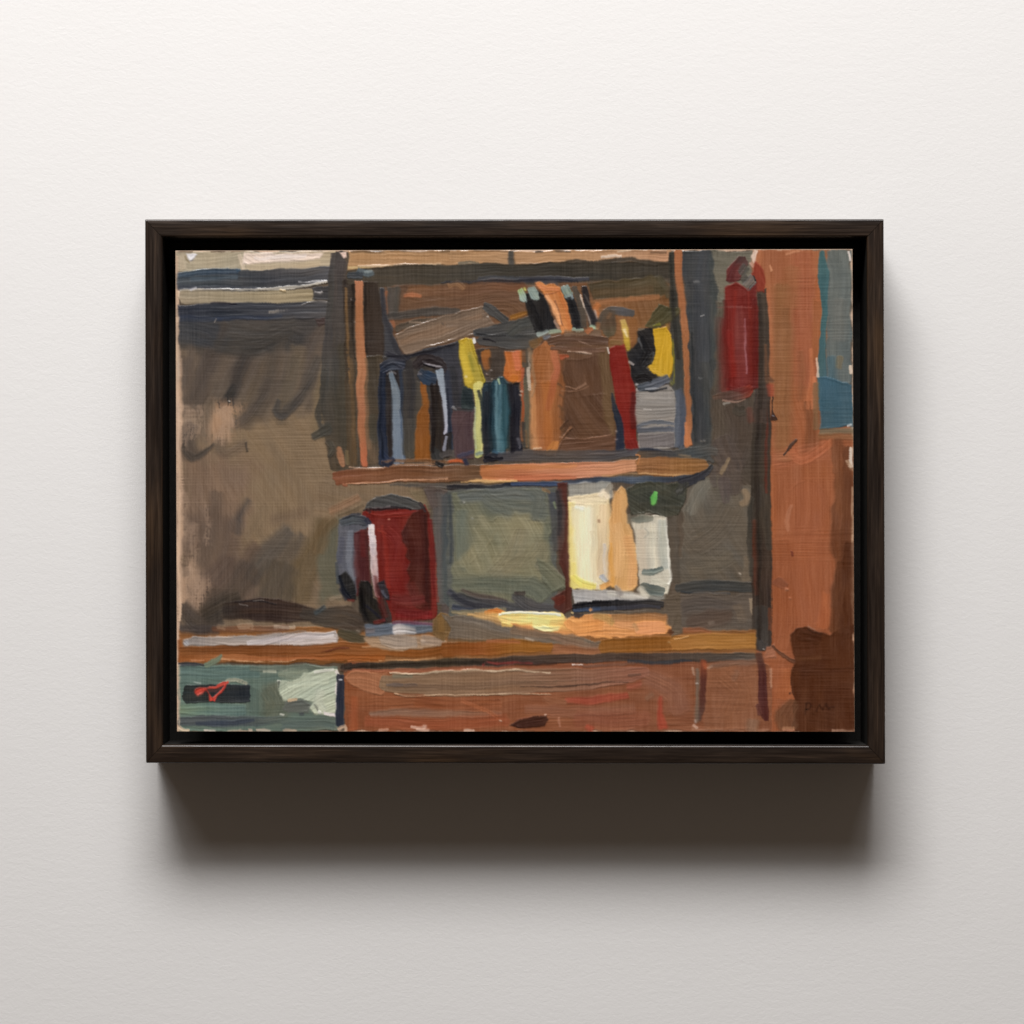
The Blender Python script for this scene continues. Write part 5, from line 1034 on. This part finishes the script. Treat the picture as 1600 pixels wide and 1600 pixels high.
# cross-section of a rail: (distance in from the outer edge in mm, height off the wall in mm, normal across, normal out)
Wd = 28 * K * 1000; H_ = DEPTH * 1000
prof = [(0, .5, -1, 0), (0, 20, -1, 0), (0, H_ - 1.0, -1, .0)]
for k in range(1, 7):                                   # rounded outer arris
    a_ = math.radians(90 * k / 6); r_ = .80
    prof.append((r_ * (1 - math.cos(a_)), H_ - .06 - r_ * (1 - math.sin(a_)), -math.cos(a_), math.sin(a_)))
prof[-1] = (.80, H_ - .06, -.12, .99)
prof += [(1.6, H_ - .02, -.06, 1), (3.2, H_, -.015, 1), (5.0, H_, .02, 1), (6.2, H_ - .03, .05, 1)]
for k in range(0, 6):                                   # rounded inner arris
    a_ = math.radians(90 * k / 5); r_ = 1.15
    prof.append((Wd - r_ + r_ * math.sin(a_), H_ - .06 - r_ * (1 - math.cos(a_)), math.sin(a_), math.cos(a_)))
prof += [(Wd, H_ - 2.4, 1, 0), (Wd, H_ - 32, 1, 0)]
ac = [0]
for k in range(1, len(prof)): ac.append(ac[-1] + math.hypot(prof[k][0] - prof[k - 1][0], prof[k][1] - prof[k - 1][1]) / 1000)
m = len(prof); NS = 24
for i in range(4):
    o0, o1, i0, i1 = OUT[i], OUT[(i + 1) % 4], INN[i], INN[(i + 1) % 4]
    vs = []; gr = []; fs = []; rn = []
    ax = Vector((o1[0] - o0[0], -(o1[1] - o0[1]), 0)).normalized(); inward = Vector((ax.y, -ax.x, 0))
    for s in range(NS + 1):
        u = s / NS
        for (d, z, na, no), a in zip(prof, ac):
            t = d / Wd
            p0 = (o0[0] + (i0[0] - o0[0]) * t, o0[1] + (i0[1] - o0[1]) * t); p1 = (o1[0] + (i1[0] - o1[0]) * t, o1[1] + (i1[1] - o1[1]) * t)
            q = (p0[0] + (p1[0] - p0[0]) * u, p0[1] + (p1[1] - p0[1]) * u)
            x, y, _ = at(q[0], q[1], DEPTH)                  # straight sides: the same x, y at every height
            ln = math.hypot(p1[0] - p0[0], p1[1] - p0[1]) * K
            if s in (0, NS):                                 # hairline at the mitres
                x += ax.x * (MITRE if s == 0 else -MITRE); y += ax.y * (MITRE if s == 0 else -MITRE)
            vs.append((x, y, z / 1000)); gr.append(((u - .5) * ln + i * 0.731, a * 0.6 + i * .093, i * .041))
            n_ = inward * na + Vector((0, 0, no)); n_.normalize(); rn.append(n_[:])
    for s in range(NS):
        for k in range(m - 1):
            fs.append((s * m + k, s * m + k + 1, (s + 1) * m + k + 1, (s + 1) * m + k))
    fs.append(tuple(range(m - 1, -1, -1))); fs.append(tuple(NS * m + k for k in range(m)))
    fs += [(s * m, (s + 1) * m, (s + 1) * m + m - 1, s * m + m - 1) for s in range(NS)]     # back
    r = mesh_obj('frame_rail', vs, [f[::-1] for f in fs], wood_m, frame)
    r.data.materials.append(black_m)
    me = r.data
    ga = me.attributes.new('grain', 'FLOAT_VECTOR', 'POINT'); ga.data.foreach_set('vector', np.array(gr, np.float32).ravel())
    ga = me.attributes.new('rail_normal', 'FLOAT_VECTOR', 'POINT'); ga.data.foreach_set('vector', np.array(rn, np.float32).ravel())
    for s in range(NS):
        for k in (m - 2, m - 3): me.polygons[s * (m - 1) + k].material_index = 1
    for k in range(len(fs) - NS - 2, len(fs)): me.polygons[k].material_index = 1

# stepped black backing board: a tray floor and the raised block that carries the panel
QUAD = [(274.6, 392.2), (1331.6, 389.8), (1335.0, 1143.0), (277.0, 1142.6)]       # painted panel, on its own plane
ZP = DEPTH - 0.0020; TH = 0.0035
def ring(q, grow, z, zpl):
    c = (sum(p[0] for p in q) / 4, sum(p[1] for p in q) / 4)
    return [(at(p[0] + grow * (1 if p[0] > c[0] else -1), p[1] + grow * (1 if p[1] > c[1] else -1), zpl)[:2] + (z,)) for p in q]
v = ring(INN, 4, .0095, DEPTH) + ring(INN, 4, .014, DEPTH) + ring(QUAD, -26, .014, ZP) + ring(QUAD, -27, ZP - TH, ZP)
f = [(3, 2, 1, 0)] + [(a * 4 + i, a * 4 + (i + 1) % 4, a * 4 + 4 + (i + 1) % 4, a * 4 + 4 + i) for a in range(3) for i in range(4)] + [(12, 13, 14, 15)]
tray = mesh_obj('backing_board', v, [q[::-1] for q in f], black_m, pic)

# the panel: a thin primed board with eased edges
ez = .0004
v = ring(QUAD, 0, ZP - TH, ZP) + ring(QUAD, .6, ZP - TH + ez, ZP) + ring(QUAD, .6, ZP - ez, ZP) + ring(QUAD, -.8, ZP - .00012, ZP)
f = [(3, 2, 1, 0)] + [(a * 4 + i, a * 4 + (i + 1) % 4, a * 4 + 4 + (i + 1) % 4, a * 4 + 4 + i) for a in range(3) for i in range(4)] + [(12, 13, 14, 15)]
panel = mesh_obj('painted_panel', v, [q[::-1] for q in f], gesso_m, pic)

# ------------------------------------------------------------------ paint relief -> one mesh per painted thing
def to_lin(c):
    c = c / 255.0
    return np.where(c <= 0.04045, c / 12.92, ((c + 0.055) / 1.055) ** 2.4)
U = ((GX - PX0) / (PW - 1))[..., None]; V = ((GY - PY0) / (PH - 1))[..., None]
q = np.array(QUAD, np.float32)
PXY = (q[0] * (1 - U) + q[1] * U) * (1 - V) + (q[3] * (1 - U) + q[2] * U) * V
sc = K * (DIST + DEPTH - ZP) / DIST
XX = (PXY[..., 0] - 800) * sc; YY = (800 - PXY[..., 1]) * sc; ZZ = ZP + HGT * K * RELIEF
gy, gx = np.gradient(HGT * RELIEF)
NRM = np.stack([-gx, gy, np.ones_like(gx)], -1); NRM /= np.linalg.norm(NRM, axis=-1, keepdims=True)
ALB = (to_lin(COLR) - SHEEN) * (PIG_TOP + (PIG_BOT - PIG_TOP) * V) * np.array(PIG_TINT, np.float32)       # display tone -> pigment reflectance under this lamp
ALB = np.clip(ALB, .002, .9)
CO = np.stack([XX, YY, ZZ], -1).reshape(-1, 3).astype(np.float32)
NR = NRM.reshape(-1, 3).astype(np.float32)
AL = np.concatenate([ALB.reshape(-1, 3), np.ones((PH * PW, 1))], 1).astype(np.float32)
# tidy the part map: majority of a neighbourhood, so that the parts keep whole outlines
ids = IDS.copy()
for _ in range(2):
    best = np.full(ids.shape, -1, np.int16); bid = ids.copy()
    for k in range(len(PARTS)):
        mk = (ids == k).astype(np.float32)
        if not mk.any(): continue
        c = np.zeros((PH, PW), np.int16)
        pad = np.pad(mk, 2, mode='edge').astype(np.int16)
        for dy in range(5):
            for dx in range(5): c += pad[dy:dy + PH, dx:dx + PW]
        up = c > best; best = np.where(up, c, best); bid = np.where(up, k, bid)
    ids = bid
def keep_whole(ids):
    """every part keeps its main pieces; crumbs and bare margins go to the neighbour they touch"""
    par = []; runs = []
    def find(a):
        while par[a] != a: par[a] = par[par[a]]; a = par[a]
        return a
    prev = []
    for y in range(ids.shape[0]):
        row = ids[y]; cut = np.flatnonzero(np.diff(row)) + 1
        st_ = np.concatenate([[0], cut]); en = np.concatenate([cut, [len(row)]])
        cur = []
        j = 0
        for a, b in zip(st_.tolist(), en.tolist()):
            i = len(par); par.append(i); v = int(row[a]); runs.append((y, a, b, v)); cur.append((a, b, v, i))
            while j < len(prev) and prev[j][1] <= a: j += 1
            k = j
            while k < len(prev) and prev[k][0] < b:
                if prev[k][2] == v: par[find(i)] = find(prev[k][3])
                k += 1
        prev = cur
    size = {}
    for i, (y, a, b, v) in enumerate(runs): r = find(i); size[r] = size.get(r, 0) + b - a
    big = {}
    for i, (y, a, b, v) in enumerate(runs): big[v] = max(big.get(v, 0), size[find(i)])
    out = ids.copy()
    for i, (y, a, b, v) in enumerate(runs):
        if v == 0 or size[find(i)] < max(0.999 * big[v], 1) and size[find(i)] < KEEP: out[y, a:b] = 0
    while (out == 0).any():
        z = out == 0; new = out.copy()
        for dy, dx in ((0, 1), (0, -1), (1, 0), (-1, 0)):
            sh = np.roll(out, (dy, dx), (0, 1))
            if dy: sh[0 if dy > 0 else -1] = 0
            if dx: sh[:, 0 if dx > 0 else -1] = 0
            new = np.where((new == 0) & z, sh, new)
        out = new
    return out
ids = keep_whole(ids)
fid = ids[:-1, :-1].ravel()
base = (np.arange(PH - 1)[:, None] * PW + np.arange(PW - 1)[None, :]).ravel()
for k, name in enumerate(PARTS):
    fb = base[fid == k]
    if len(fb) < 4: continue
    quads = np.stack([fb, fb + PW, fb + PW + 1, fb + 1], 1)
    used, inv = np.unique(quads, return_inverse=True)
    me = bpy.data.meshes.new(name); nf = len(fb)
    me.vertices.add(len(used)); me.vertices.foreach_set('co', CO[used].ravel())
    me.loops.add(nf * 4); me.loops.foreach_set('vertex_index', inv.ravel().astype(np.int32))
    me.polygons.add(nf); me.polygons.foreach_set('loop_start', np.arange(0, nf * 4, 4, dtype=np.int32))
    me.polygons.foreach_set('use_smooth', np.ones(nf, bool))
    me.update(calc_edges=True)
    ca = me.color_attributes.new('pigment', 'FLOAT_COLOR', 'POINT'); ca.data.foreach_set('color', AL[used].ravel())
    na = me.attributes.new('relief_normal', 'FLOAT_VECTOR', 'POINT'); na.data.foreach_set('vector', NR[used].ravel())
    me.materials.append(oil_m)
    o = bpy.data.objects.new(name, me); col.objects.link(o); o.parent = panel
    if name in PART_LABELS: o['label'] = PART_LABELS[name]
